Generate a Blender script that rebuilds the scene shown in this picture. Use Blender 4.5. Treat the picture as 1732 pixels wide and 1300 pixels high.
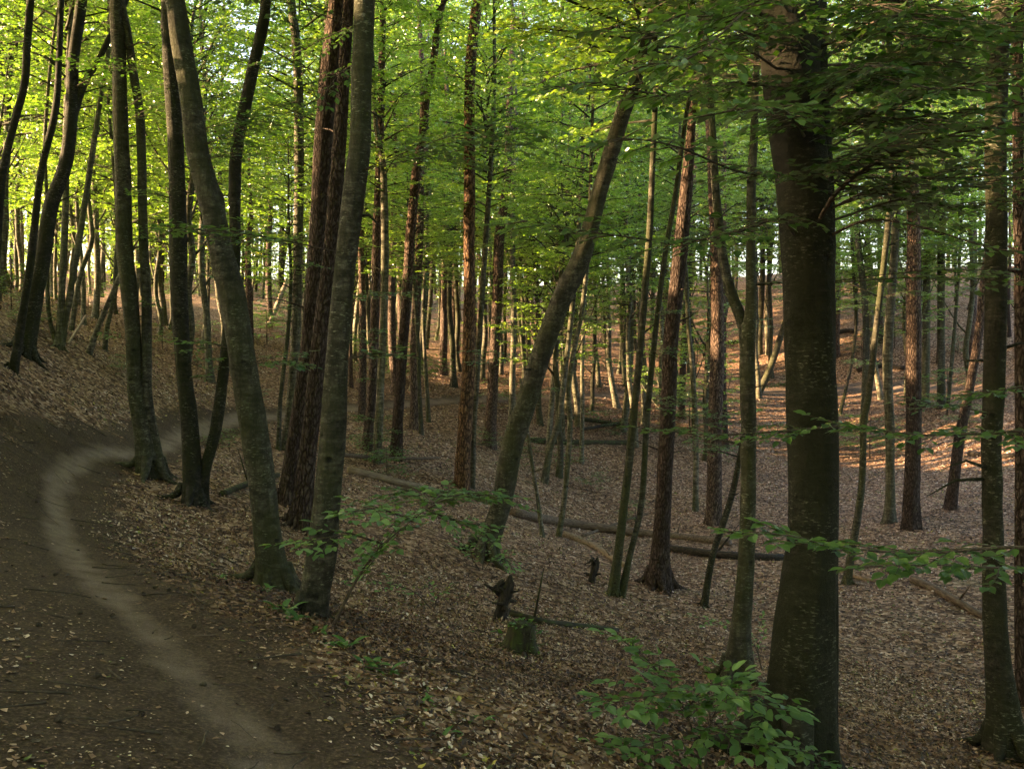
import bpy, math
import numpy as np
from mathutils import Vector, Matrix
R = math.radians
sc = bpy.context.scene
for o in list(bpy.data.objects): bpy.data.objects.remove(o)

# ------------------------------------------------------------------ camera, sky, sun, exposure
F, CX, HY, EYE = 1443.3, 866.0, 615.0, 1.6          # focal length in photo pixels, eye level row, eye height
cam = bpy.data.objects.new('camera', bpy.data.cameras.new('camera')); sc.collection.objects.link(cam)
cam.location = (0, 0, EYE); cam.rotation_euler = (R(90), 0, 0)
cam.data.sensor_width = 36; cam.data.lens = 30; cam.data.shift_y = (HY - 650) / 1732
cam.data.clip_start = 0.05; cam.data.clip_end = 4000
sc.camera = cam
SUN_EL, SUN_AZ = 12.5, 268.0                        # azimuth from +Y clockwise: the sun stands to the left
world = bpy.data.worlds.new('World'); sc.world = world; world.use_nodes = True
wn = world.node_tree; wn.nodes.clear()
sky = wn.nodes.new('ShaderNodeTexSky'); sky.sky_type = 'NISHITA'; sky.sun_disc = False
sky.sun_elevation = R(SUN_EL); sky.sun_rotation = R(SUN_AZ); sky.air_density = 1.0; sky.dust_density = 4.0; sky.ozone_density = 1.0
bg = wn.nodes.new('ShaderNodeBackground'); bg.inputs['Strength'].default_value = 0.15
wo = wn.nodes.new('ShaderNodeOutputWorld')
wn.links.new(sky.outputs[0], bg.inputs[0]); wn.links.new(bg.outputs[0], wo.inputs[0])
sd = bpy.data.lights.new('sun', 'SUN'); sd.energy = 5.0; sd.angle = R(0.5); sd.color = (1.0, 0.72, 0.40)
sun = bpy.data.objects.new('sun', sd); sc.collection.objects.link(sun)
az, el = R(SUN_AZ), R(SUN_EL)
sdir = Vector((math.sin(az) * math.cos(el), math.cos(az) * math.cos(el), math.sin(el)))
sun.rotation_euler = sdir.to_track_quat('Z', 'Y').to_euler()
sc.view_settings.view_transform = 'Standard'; sc.view_settings.look = 'None'
sc.view_settings.gamma = 1; sc.view_settings.use_curve_mapping = False
sc.view_settings.exposure = 3.38
sc.view_settings.use_white_balance = True; sc.view_settings.white_balance_temperature = 7100; sc.view_settings.white_balance_tint = 20
sc.cycles.max_bounces = 10; sc.cycles.diffuse_bounces = 6; sc.cycles.glossy_bounces = 2; sc.cycles.transmission_bounces = 8
sc.cycles.sample_clamp_indirect = 4.0

rng = np.random.default_rng(11)
PI = math.pi

# ------------------------------------------------------------------ helpers
def tag(o, label=None, cat=None, group=None, kind=None):
    if label: o['label'] = label
    if cat: o['category'] = cat
    if group: o['group'] = group
    if kind: o['kind'] = kind
    return o
def empty(name, loc, label, cat, group=None):
    o = bpy.data.objects.new(name, None); sc.collection.objects.link(o); o.location = loc
    o.empty_display_size = 0.2
    return tag(o, label, cat, group)
def link(name, me, parent=None, loc=None):
    o = bpy.data.objects.new(name, me); sc.collection.objects.link(o)
    if parent is not None: o.parent = parent
    if loc is not None: o.location = loc
    return o
def make_mesh(name, V, faces, mats, smooth=True, tint=None, midx=None, uv=None):
    """faces: list of int arrays (M,3) or (M,4)"""
    me = bpy.data.meshes.new(name)
    V = np.asarray(V, dtype=np.float32)
    me.vertices.add(len(V)); me.vertices.foreach_set('co', V.ravel())
    faces = [np.asarray(f, dtype=np.int32) for f in faces if len(f)]
    nl = sum(f.size for f in faces); nf = sum(len(f) for f in faces)
    me.loops.add(nl); me.polygons.add(nf)
    me.loops.foreach_set('vertex_index', np.concatenate([f.ravel() for f in faces]))
    tot = np.concatenate([np.full(len(f), f.shape[1], dtype=np.int32) for f in faces])
    st = np.zeros(nf, dtype=np.int32); st[1:] = np.cumsum(tot)[:-1]
    me.polygons.foreach_set('loop_start', st)
    try: me.polygons.foreach_set('loop_total', tot)
    except Exception: pass
    me.polygons.foreach_set('use_smooth', np.full(nf, bool(smooth)))
    for m in mats: me.materials.append(m)
    if midx is not None: me.polygons.foreach_set('material_index', np.asarray(midx, dtype=np.int32))
    if tint is not None:
        a = me.attributes.new('tint', 'FLOAT', 'FACE'); a.data.foreach_set('value', np.asarray(tint, dtype=np.float32))
    if uv is not None:
        l = me.uv_layers.new(name='UVMap'); l.data.foreach_set('uv', np.asarray(uv, dtype=np.float32).ravel())
    me.update(calc_edges=True)
    return me
def norm(v):
    v = np.asarray(v, float); return v / (np.linalg.norm(v, axis=-1, keepdims=True) + 1e-9)
def _h(i, j, s):
    n = (i * 374761393 + j * 668265263 + s * 974634777) & 0xffffffff
    n = ((n ^ (n >> 13)) * 1274126177) & 0xffffffff
    return ((n ^ (n >> 16)) & 0xffffff) / float(0xffffff)
def vnoise(x, y, s=0):
    x = np.asarray(x, float); y = np.asarray(y, float)
    xi = np.floor(x).astype(np.int64); yi = np.floor(y).astype(np.int64); fx = x - xi; fy = y - yi
    fx = fx * fx * (3 - 2 * fx); fy = fy * fy * (3 - 2 * fy)
    a = _h(xi, yi, s); b = _h(xi + 1, yi, s); c = _h(xi, yi + 1, s); d = _h(xi + 1, yi + 1, s)
    return (a + (b - a) * fx) * (1 - fy) + (c + (d - c) * fx) * fy * 1.0

# ------------------------------------------------------------------ terrain
ctl = []
def pc(px, py, d): ctl.append(((px - CX) / F * d, d, EYE - (py - HY) / F * d))
PATHPX = [(560, 1420, 0), (480, 1300, 0), (390, 1200, 0), (300, 1100, 0), (230, 1040, 0), (185, 1000, 0), (135, 950, 0), (105, 900, 0), (97, 850, 0), (120, 810, 0),
          (170, 785, 0), (240, 770, 0), (300, 746, 0), (350, 727, 0), (420, 709, 0), (480, 702, 0), (600, 689, 0), (700, 681, 0), (780, 676, 0),
          (900, 671, 0), (1000, 668, 0), (1100, 665, 0), (1200, 663, 0), (1300, 661, 0)]
pathpts = [(-0.3, -3.0), (-0.45, 0.5), (-0.6, 2.2)]
for px, py, _ in PATHPX:
    d = EYE * F / (py - HY); pathpts.append(((px - CX) / F * d, d)); pc(px, py, d)
pathpts += [(19.5, 50.0), (24, 47.5)]
for p in [(-0.3, -3, 0), (-.45, .5, 0), (0, 0, 0), (19.5, 50, 0.1), (24, 47.5, .3)]: ctl.append(p)
for p in [(455, 990, 9.5), (530, 1040, 8.8), (500, 890, 12.5), (265, 805, 13.4), (330, 858, 11.7), (560, 1110, 5.4), (800, 1250, 4.2), (420, 960, 6.8),
          (880, 1100, 8.9), (700, 1000, 10.9), (820, 940, 14.6), (850, 1020, 11.3), (1360, 1310, 6.2), (1250, 1150, 9.6), (1115, 990, 16.9),
          (1045, 1005, 16.0), (950, 905, 23), (1200, 930, 22), (1700, 1270, 7.8), (1500, 1150, 11.3), (1600, 1000, 17.2), (1540, 888, 23.5),
          (1210, 880, 26), (790, 823, 23.5), (640, 770, 24), (700, 730, 28.5), (1000, 850, 28), (1000, 745, 36), (1000, 700, 40.5),
          (1300, 800, 34), (1300, 710, 42), (1500, 760, 37), (1500, 690, 42), (600, 830, 18), (750, 890, 17),
          (1000, 600, 58), (1000, 540, 74), (1200, 600, 60), (1200, 540, 70), (1200, 485, 82), (1450, 600, 53), (1450, 520, 64), (1450, 465, 76),
          (1700, 680, 38), (1700, 580, 50), (1700, 480, 64), (700, 620, 50), (700, 565, 68), (700, 530, 88), (450, 610, 38), (450, 550, 52), (450, 512, 72),
          (300, 650, 24), (200, 600, 24), (200, 545, 34), (200, 500, 50), (0, 645, 13), (0, 730, 10.5), (50, 605, 17), (150, 592, 20.5), (0, 530, 26), (0, 490, 38)]:
    pc(*p)
for p in [(-7, 5, 1.1), (-9, 2, 2.6), (-12, 9, 4.2), (-15, 4, 6.5), (-18, 14, 6.5), (-26, 24, 9), (-19, 20, 6.5), (-9, -5, 2.5), (-20, 0, 8), (7, 5, -2.4), (12, 9, -2.8), (20, 16, -2.2), (26, 28, -.5),  # unseen left bank raised to keep the low sun off the foreground
          (36, 42, 4), (5, -4, -1.0), (14, -4, -2.2), (0, -12, .5), (-35, 45, 5), (-45, 75, 8), (0, 115, 11.5), (-50, 115, 14), (50, 110, 13), (45, 75, 10), (-30, -25, 5), (25, -25, -2), (45, 15, 1), (-50, 10, 7)]:
    ctl.append(p)
ctl = np.array(ctl); CP = ctl[:, :2]; n = len(ctl)
def U(r2): return 0.5 * r2 * np.log(r2 + 1e-6)
D2 = ((CP[:, None] - CP[None]) ** 2).sum(-1)
A = np.zeros((n + 3, n + 3)); A[:n, :n] = U(D2) + np.eye(n) * 3.0
A[:n, n] = 1; A[:n, n + 1:] = CP; A[n:, :n] = A[:n, n:].T
W = np.linalg.solve(A, np.concatenate([ctl[:, 2], [0, 0, 0]]))
def tps(x, y):
    out = np.zeros_like(x)
    for k in range(n): out += W[k] * U((x - CP[k, 0]) ** 2 + (y - CP[k, 1]) ** 2)
    return out + W[n] + W[n + 1] * x + W[n + 2] * y
PP = np.array(pathpts)
def smooth_line(P, step):
    P = np.asarray(P, float); out = []
    Q = np.vstack([2 * P[0] - P[1], P, 2 * P[-1] - P[-2]])
    for i in range(1, len(Q) - 2):
        m = max(1, int(np.ceil(np.linalg.norm((Q[i + 1] - Q[i])[:3]) / step)))
        t = np.arange(m) / m; t = t[:, None]
        out.append(0.5 * ((2 * Q[i]) + (-Q[i - 1] + Q[i + 1]) * t + (2 * Q[i - 1] - 5 * Q[i] + 4 * Q[i + 1] - Q[i + 2]) * t ** 2 + (-Q[i - 1] + 3 * Q[i] - 3 * Q[i + 1] + Q[i + 2]) * t ** 3))
    out.append(P[-1:]); return np.vstack(out)
PL = smooth_line(PP, 0.35)
def path_dist(x, y):
    """distance to the trail centre line and side (+ = left of travel)"""
    x = np.asarray(x, float).ravel(); y = np.asarray(y, float).ravel()
    best = np.full(x.shape, 1e9); side = np.zeros(x.shape)
    for i in range(len(PL) - 1):
        a = PL[i]; d = PL[i + 1] - a; L2 = d @ d + 1e-9
        t = np.clip(((x - a[0]) * d[0] + (y - a[1]) * d[1]) / L2, 0, 1)
        qx = x - a[0] - t * d[0]; qy = y - a[1] - t * d[1]; q = np.hypot(qx, qy)
        m = q < best; best[m] = q[m]; side[m] = (d[0] * qy - d[1] * qx)[m]
    return best, np.sign(side)
def H0(x, y):
    x = np.asarray(x, float); y = np.asarray(y, float)
    r = np.hypot(x, y); k = np.clip(125 / np.maximum(r, 1e-6), 0, 1)
    return tps(x * k, y * k) 
def H(x, y):
    x = np.asarray(x, float); y = np.asarray(y, float); sh = x.shape
    z = H0(x, y)
    pd, _ = path_dist(x, y); pd = pd.reshape(sh)
    rough = np.clip((pd - .3) / 1.5, .12, 1)
    z = z + rough * (.16 * (vnoise(x / 1.7, y / 1.7, 3) - .5) + .05 * (vnoise(x / .45, y / .45, 5) - .5) + .02 * (vnoise(x / .16, y / .16, 6) - .5))
    z = z - .05 * np.exp(-(pd / .35) ** 2)
    # cut bank above the trail on the left
    bx = np.exp(-((x + 7.6) / 2.0) ** 2 - ((y - 14.5) / 3.2) ** 2)
    return z + .22 * bx * (vnoise(x / .7, y / .5, 9) - .3)
_ds = np.concatenate([np.arange(1.5, 12, .05), np.arange(12, 110, .12)])
def hit(px, py):
    x = (px - CX) / F * _ds; z = EYE - (py - HY) / F * _ds
    g = H(x, _ds); m = np.nonzero(z < g)[0]
    if len(m) == 0: i = np.argmin(z - g)
    else: i = m[0]
    return np.array([x[i], _ds[i], g[i]])
def P3(px, py, d): return np.array([(px - CX) / F * d, d, EYE - (py - HY) / F * d])

# ------------------------------------------------------------------ materials
def newmat(name):
    m = bpy.data.materials.new(name); m.use_nodes = True; m.node_tree.nodes.clear(); return m, m.node_tree
def N(t, typ, **kw):
    nd = t.nodes.new(typ)
    for k, v in kw.items():
        if k.startswith('i_'):
            nd.inputs[k[2:].replace('_', ' ')].default_value = v
        else: setattr(nd, k, v)
    return nd
def ramp(t, stops, fac=None, interp='LINEAR'):
    r = t.nodes.new('ShaderNodeValToRGB'); e = r.color_ramp; e.interpolation = interp
    while len(e.elements) < len(stops): e.elements.new(0.5)
    for el, (p, c) in zip(e.elements, stops):
        el.position = p; el.color = (*c, 1) if len(c) == 3 else c
    if fac is not None: t.links.new(fac, r.inputs[0])
    return r
def mixc(t, fac, a, b, blend='MIX'):
    m = t.nodes.new('ShaderNodeMix'); m.data_type = 'RGBA'; m.blend_type = blend
    for sock, v in ((m.inputs[0], fac), (m.inputs[6], a), (m.inputs[7], b)):
        if isinstance(v, bpy.types.NodeSocket): t.links.new(v, sock)
        elif isinstance(v, (int, float)): sock.default_value = v
        else: sock.default_value = (*v, 1)
    return m.outputs[2]
def math_(t, op, a, b=0.0, c=0.0, clamp=False):
    m = t.nodes.new('ShaderNodeMath'); m.operation = op; m.use_clamp = clamp
    for s, v in zip(m.inputs, (a, b, c)):
        if isinstance(v, bpy.types.NodeSocket): t.links.new(v, s)
        else: s.default_value = v
    return m.outputs[0]
def noise(t, vec, scale, detail=4, rough=.55):
    nd = N(t, 'ShaderNodeTexNoise'); nd.inputs['Scale'].default_value = scale; nd.inputs['Detail'].default_value = detail; nd.inputs['Roughness'].default_value = rough
    t.links.new(vec, nd.inputs['Vector']); return nd.outputs['Fac']
def mapped(t, sc3, coord='Object', offs=True):
    tc = N(t, 'ShaderNodeTexCoord'); mp = N(t, 'ShaderNodeMapping'); mp.inputs['Scale'].default_value = sc3
    t.links.new(tc.outputs[coord], mp.inputs[0])
    if offs:
        oi = N(t, 'ShaderNodeObjectInfo'); c = N(t, 'ShaderNodeCombineXYZ')
        k = math_(t, 'MULTIPLY', oi.outputs['Random'], 37.0)
        for i in range(3): t.links.new(k, c.inputs[i])
        t.links.new(c.outputs[0], mp.inputs['Location'])
    return mp.outputs[0]
def finish(t, col, rough=.85, bump=None, bstr=.5, bdist=.02, spec=.3):
    p = N(t, 'ShaderNodeBsdfPrincipled'); o = N(t, 'ShaderNodeOutputMaterial')
    if isinstance(col, bpy.types.NodeSocket): t.links.new(col, p.inputs['Base Color'])
    else: p.inputs['Base Color'].default_value = (*col, 1)
    if isinstance(rough, bpy.types.NodeSocket): t.links.new(rough, p.inputs['Roughness'])
    else: p.inputs['Roughness'].default_value = rough
    p.inputs['Specular IOR Level'].default_value = spec
    if bump is not None:
        b = N(t, 'ShaderNodeBump'); b.inputs['Strength'].default_value = bstr; b.inputs['Distance'].default_value = bdist
        t.links.new(bump, b.inputs['Height']); t.links.new(b.outputs[0], p.inputs['Normal'])
    t.links.new(p.outputs[0], o.inputs[0])

def bark_beech(name, moss=.5, dark=1.0, lichen=.3):
    m, t = newmat(name)
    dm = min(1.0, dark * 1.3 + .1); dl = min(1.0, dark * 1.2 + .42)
    v = mapped(t, (1, 1, .8)); vh = mapped(t, (1.1, 1.1, 3.2)); vs = mapped(t, (3, 3, .45))
    n1 = noise(t, v, 3, 5, .6); n2 = noise(t, vh, 4.5, 7, .72); n3 = noise(t, vs, 5, 5, .65); n4 = noise(t, v, 30, 5, .75); n5 = noise(t, v, 1.4, 4, .6); n6 = noise(t, mapped(t, (1.5, 1.5, 5)), 13, 4, .7)
    base = ramp(t, [(.36, (.030 * dark, .028 * dark, .020 * dark)), (.5, (.105 * dark, .097 * dark, .070 * dark)), (.64, (.25 * dark, .23 * dark, .175 * dark))], n2).outputs[0]
    fine = ramp(t, [(.3, (.45, .45, .45)), (.7, (1.35, 1.35, 1.35))], n4).outputs[0]
    base = mixc(t, 1.0, base, fine, 'MULTIPLY')
    streak = ramp(t, [(.46, (0, 0, 0)), (.60, (1, 1, 1))], n3).outputs[0]
    base = mixc(t, math_(t, 'MULTIPLY', streak, .75), base, (.022, .022, .014))
    mossf = math_(t, 'MULTIPLY', ramp(t, [(.40, (0, 0, 0)), (.58, (1, 1, 1))], n5).outputs[0], moss)
    base = mixc(t, mossf, base, mixc(t, n4, (.012 * dm, .015 * dm, .006 * dm), (.085 * dm, .095 * dm, .035 * dm)))
    lic = ramp(t, [(.56, (0, 0, 0)), (.66, (1, 1, 1))], n6).outputs[0]
    lic2 = math_(t, 'MULTIPLY', lic, ramp(t, [(.46, (0, 0, 0)), (.56, (1, 1, 1))], n1).outputs[0])
    base = mixc(t, math_(t, 'MULTIPLY', lic2, lichen), base, (.30 * dl, .31 * dl, .23 * dl))
    vor = N(t, 'ShaderNodeTexVoronoi'); vor.inputs['Scale'].default_value = 3.6; t.links.new(mapped(t, (1, 1, 1.6)), vor.inputs['Vector'])
    spot = ramp(t, [(.06, (1, 1, 1)), (.15, (0, 0, 0))], math_(t, 'ADD', vor.outputs['Distance'], math_(t, 'MULTIPLY_ADD', n4, .16, -.08))).outputs[0]
    base = mixc(t, math_(t, 'MULTIPLY', spot, .85), base, (.012, .011, .008))
    hgt = math_(t, 'ADD', math_(t, 'MULTIPLY', n2, .7), math_(t, 'SUBTRACT', math_(t, 'MULTIPLY', n4, .5), math_(t, 'MULTIPLY', spot, .6)))
    finish(t, base, .85, hgt, 1.0, .03, .15)
    return m
def bark_pine(name, orange_from=7.0, shaggy=False, bright=1.0):
    m, t = newmat(name)
    wv = mapped(t, (1, 1, .30)); nz = noise(t, wv, 7, 4, .6)
    vor = N(t, 'ShaderNodeTexVoronoi'); vor.feature = 'DISTANCE_TO_EDGE'; vor.inputs['Scale'].default_value = 20 if not shaggy else 14
    add = N(t, 'ShaderNodeVectorMath'); add.operation = 'MULTIPLY_ADD'
    cmb = N(t, 'ShaderNodeCombineXYZ'); 
    for i in range(3): t.links.new(nz, cmb.inputs[i])
    t.links.new(cmb.outputs[0], add.inputs[0]); add.inputs[1].default_value = (.16, .16, .16); t.links.new(wv, add.inputs[2])
    t.links.new(add.outputs[0], vor.inputs['Vector'])
    crack = ramp(t, [(.0, (0, 0, 0)), (.22, (1, 1, 1))], vor.outputs['Distance']).outputs[0]
    n2 = noise(t, mapped(t, (1, 1, 1)), 18, 5, .65)
    if shaggy:
        col = ramp(t, [(.3, (.05, .030, .018)), (.5, (.16, .088, .045)), (.7, (.30, .20, .12))], n2).outputs[0]
    else:
        low = ramp(t, [(.3, (.036 * bright, .024 * bright, .018 * bright)), (.55, (.075 * bright, .056 * bright, .045 * bright)), (.75, (.135 * bright, .108 * bright, .088 * bright))], n2).outputs[0]
        up = ramp(t, [(.3, (.095, .060, .042)), (.7, (.26, .175, .12))], n2).outputs[0]
        tc = N(t, 'ShaderNodeTexCoord'); sp = N(t, 'ShaderNodeSeparateXYZ'); t.links.new(tc.outputs['Object'], sp.inputs[0])
        f = math_(t, 'MULTIPLY_ADD', sp.outputs[2], 1 / 4.0, -orange_from / 4.0, clamp=True)
        col = mixc(t, f, low, up)
    col = mixc(t, crack, (.022, .014, .010), col)
    h = math_(t, 'ADD', crack, math_(t, 'MULTIPLY', n2, .5))
    finish(t, col, .9, h, 1.0, .035, .15)
    return m
def leafmat(name, stops, near=False, trans=.45, gloss=.08, rough=.38, tr_boost=(1.6, 1.9, .55)):
    m, t = newmat(name)
    oi = N(t, 'ShaderNodeObjectInfo')
    if near: f = oi.outputs['Random']
    else:
        at = N(t, 'ShaderNodeAttribute'); at.attribute_name = 'tint'
        f = math_(t, 'ADD', math_(t, 'MULTIPLY', at.outputs['Fac'], .62), math_(t, 'MULTIPLY', oi.outputs['Random'], .38))
    col = ramp(t, stops, f).outputs[0]
    nrm = None
    if near:
        uv = N(t, 'ShaderNodeTexCoord'); sp = N(t, 'ShaderNodeSeparateXYZ'); t.links.new(uv.outputs['UV'], sp.inputs[0])
        au = math_(t, 'ABSOLUTE', math_(t, 'SUBTRACT', sp.outputs[0], .5))
        ph = math_(t, 'SUBTRACT', math_(t, 'MULTIPLY', sp.outputs[1], 58.0), math_(t, 'MULTIPLY', au, 46.0))
        w = math_(t, 'MULTIPLY_ADD', math_(t, 'SINE', ph), .5, .5)
        rib = ramp(t, [(.0, (1, 1, 1)), (.035, (0, 0, 0))], au).outputs[0]
        vein = math_(t, 'ADD', math_(t, 'POWER', w, 3.0), rib, clamp=True)
        col = mixc(t, math_(t, 'MULTIPLY', vein, .28), col, (.20, .27, .11))
        b = N(t, 'ShaderNodeBump'); b.inputs['Strength'].default_value = .5; b.inputs['Distance'].default_value = .002
        t.links.new(w, b.inputs['Height']); nrm = b.outputs[0]
    d = N(t, 'ShaderNodeBsdfDiffuse'); tr = N(t, 'ShaderNodeBsdfTranslucent'); g = N(t, 'ShaderNodeBsdfGlossy'); g.inputs['Roughness'].default_value = rough
    g.inputs['Color'].default_value = (.9, .95, .9, 1)
    tcol = mixc(t, 1.0, col, tr_boost, 'MULTIPLY')
    t.links.new(col, d.inputs[0]); t.links.new(tcol, tr.inputs[0])
    if nrm:
        for s in (d, tr, g): t.links.new(nrm, s.inputs['Normal'])
    m1 = N(t, 'ShaderNodeMixShader'); m1.inputs[0].default_value = trans; t.links.new(d.outputs[0], m1.inputs[1]); t.links.new(tr.outputs[0], m1.inputs[2])
    m2 = N(t, 'ShaderNodeMixShader'); t.links.new(m1.outputs[0], m2.inputs[1]); t.links.new(g.outputs[0], m2.inputs[2])
    fr = N(t, 'ShaderNodeFresnel'); fr.inputs['IOR'].default_value = 1.4
    t.links.new(math_(t, 'MULTIPLY_ADD', fr.outputs[0], .3, gloss * .3), m2.inputs[0])
    o = N(t, 'ShaderNodeOutputMaterial'); t.links.new(m2.outputs[0], o.inputs[0]); return m

M = {}  # near barks darkened for the shade they stand in; far copies lighter, as lit
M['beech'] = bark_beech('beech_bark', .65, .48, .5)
M['beech_mossy_shade'] = bark_beech('shaded_mossy_beech_bark', .75, .22, .7)  # moss, plus forest shade put into the darker base colour
M['beech_dark'] = bark_beech('shade_dark_beech_bark', .6, .15, .55)  # same bark darkened further: shade on the huge trunk painted in
M['beech_pale'] = bark_beech('pale_beech_bark', .35, .85, .4)
M['beech_young'] = bark_beech('young_beech_bark', .8, .5, .2)
M['beech_far'] = bark_beech('grey_beech_bark', .35, 1.25, .3)  # lighter copy for far trunks, which stand in more light
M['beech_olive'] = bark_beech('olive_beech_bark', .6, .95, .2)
M['pine_far'] = bark_pine('far_pine_bark', 4.0, bright=1.9)  # pine bark brightened for the lit far trunks
M['pine'] = bark_pine('pine_bark', 7.0)
M['pine_low'] = bark_pine('reddish_pine_bark', 3.5)
M['dead'] = bark_pine('shaggy_dead_bark', 0, True)
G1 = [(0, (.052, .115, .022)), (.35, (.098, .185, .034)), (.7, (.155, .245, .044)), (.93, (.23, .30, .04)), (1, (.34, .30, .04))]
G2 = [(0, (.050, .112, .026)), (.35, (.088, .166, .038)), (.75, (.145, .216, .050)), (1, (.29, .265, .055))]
G3 = [(0, (.028, .080, .016)), (.5, (.052, .125, .022)), (1, (.095, .175, .030))]
M['leaf'] = leafmat('beech_foliage', G1, trans=.5, tr_boost=(2.7, 2.8, .95))
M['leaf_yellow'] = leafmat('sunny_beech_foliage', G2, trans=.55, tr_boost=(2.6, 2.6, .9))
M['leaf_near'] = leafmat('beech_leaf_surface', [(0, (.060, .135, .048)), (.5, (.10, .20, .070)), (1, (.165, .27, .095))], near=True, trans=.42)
M['leaf_shade'] = leafmat('shade_leaf_surface', [(0, (.022, .062, .014)), (.5, (.045, .110, .020)), (1, (.085, .165, .030))], near=True, trans=.42, gloss=.05)  # beech leaf copy with the crown's shade put into its colour
M['leaf_dark'] = leafmat('shaded_crown_foliage', [(0, (.018, .048, .010)), (.6, (.036, .085, .016)), (1, (.080, .135, .022))], trans=.42, gloss=.05)  # foliage colour darkened to stand for shade inside the crown
M['leaf_low'] = leafmat('sapling_foliage', G3, trans=.4)
M['blade'] = leafmat('herb_leaf_surface', [(0, (.03, .09, .02)), (1, (.06, .16, .03))], near=True, trans=.3)
M['moss'] = (lambda mt: (finish(mt[1], ramp(mt[1], [(.3, (.02, .03, .008)), (.5, (.06, .08, .015)), (.7, (.07, .05, .03))], noise(mt[1], mapped(mt[1], (1, 1, 1)), 14, 5)).outputs[0], .95, noise(mt[1], mapped(mt[1], (1, 1, 1)), 40, 4), .8, .02), mt[0])[1])(newmat('moss'))
def simple(name, stops, sc_, stretch=(1, 1, 1), rough=.9, bs=.7):
    m, t = newmat(name); v = mapped(t, stretch); nn = noise(t, v, sc_, 5, .62)
    finish(t, ramp(t, stops, nn).outputs[0], rough, nn, bs, .02); return m
M['log'] = simple('weathered_log', [(.3, (.035, .025, .016)), (.5, (.09, .063, .042)), (.7, (.17, .125, .085))], 9, (3, 3, .6))
M['log_pale'] = simple('bare_pale_wood', [(.3, (.07, .05, .032)), (.5, (.16, .115, .075)), (.7, (.25, .19, .13))], 9, (3, 3, .5))
M['log_dark'] = simple('rotten_dark_wood', [(.3, (.006, .005, .004)), (.5, (.018, .014, .010)), (.72, (.06, .05, .032))], 12, (3, 3, .6))
M['log_moss'] = simple('moss_covered_wood', [(.3, (.012, .010, .006)), (.48, (.03, .027, .014)), (.6, (.038, .05, .012)), (.75, (.07, .085, .02))], 8, (2, 2, .8))
M['twig'] = simple('twig_bark', [(.3, (.03, .022, .015)), (.7, (.09, .07, .05))], 20)

def ground_mat():
    m, t = newmat('forest_floor')
    tc = N(t, 'ShaderNodeTexCoord'); obj = tc.outputs['Object']
    at = N(t, 'ShaderNodeAttribute'); at.attribute_name = 'trail'; trail = at.outputs['Fac']
    at2 = N(t, 'ShaderNodeAttribute'); at2.attribute_name = 'soil'; soil = at2.outputs['Fac']
    v = N(t, 'ShaderNodeTexVoronoi'); v.inputs['Scale'].default_value = 15; t.links.new(obj, v.inputs['Vector'])
    sp = N(t, 'ShaderNodeSeparateColor'); t.links.new(v.outputs['Color'], sp.inputs[0])
    leaf = ramp(t, [(0, (.030, .018, .011)), (.25, (.080, .042, .022)), (.5, (.165, .092, .050)), (.75, (.29, .18, .110)), (1, (.45, .32, .225))], sp.outputs[0]).outputs[0]
    n2 = noise(t, obj, 45, 3, .7); n3 = noise(t, obj, .8, 4); n4 = noise(t, obj, 5, 5, .6); n5 = noise(t, obj, 130, 3, .7)
    leaf = mixc(t, math_(t, 'MULTIPLY', ramp(t, [(.35, (1, 1, 1)), (.55, (0, 0, 0))], n4).outputs[0], .6), leaf, (.05, .03, .02))
    green = ramp(t, [(.60, (0, 0, 0)), (.74, (1, 1, 1))], n3).outputs[0]
    leaf = mixc(t, math_(t, 'MULTIPLY', green, .35), leaf, (.06, .085, .02))
    dirt = ramp(t, [(.3, (.018, .012, .008)), (.5, (.045, .029, .019)), (.7, (.12, .080, .050))], n2).outputs[0]
    dirt = mixc(t, math_(t, 'MULTIPLY', ramp(t, [(.5, (0, 0, 0)), (.7, (1, 1, 1))], n4).outputs[0], .5), dirt, (.09, .062, .04))
    sand = ramp(t, [(.25, (.07, .052, .038)), (.5, (.165, .122, .094)), (.75, (.28, .222, .18))], n5).outputs[0]
    soil2 = math_(t, 'ADD', soil, math_(t, 'MULTIPLY_ADD', n4, 1.0, -.5), clamp=True)
    sfac = ramp(t, [(.35, (0, 0, 0)), (.6, (1, 1, 1))], soil2).outputs[0]
    col = mixc(t, sfac, leaf, dirt)
    tr2 = math_(t, 'MULTIPLY', trail, math_(t, 'MULTIPLY_ADD', n4, 2.2, -.1), clamp=True)
    tf = ramp(t, [(.12, (0, 0, 0)), (.95, (.95, .95, .95))], tr2).outputs[0]
    col = mixc(t, tf, col, sand)
    hl = math_(t, 'MULTIPLY', math_(t, 'ADD', v.outputs['Distance'], sp.outputs[1]), math_(t, 'SUBTRACT', 1.0, math_(t, 'MULTIPLY', sfac, .85)))
    hh = math_(t, 'ADD', hl, math_(t, 'MULTIPLY', n2, .5))
    finish(t, col, .92, hh, .9, .02, .15)
    return m
M['ground'] = ground_mat()

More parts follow.
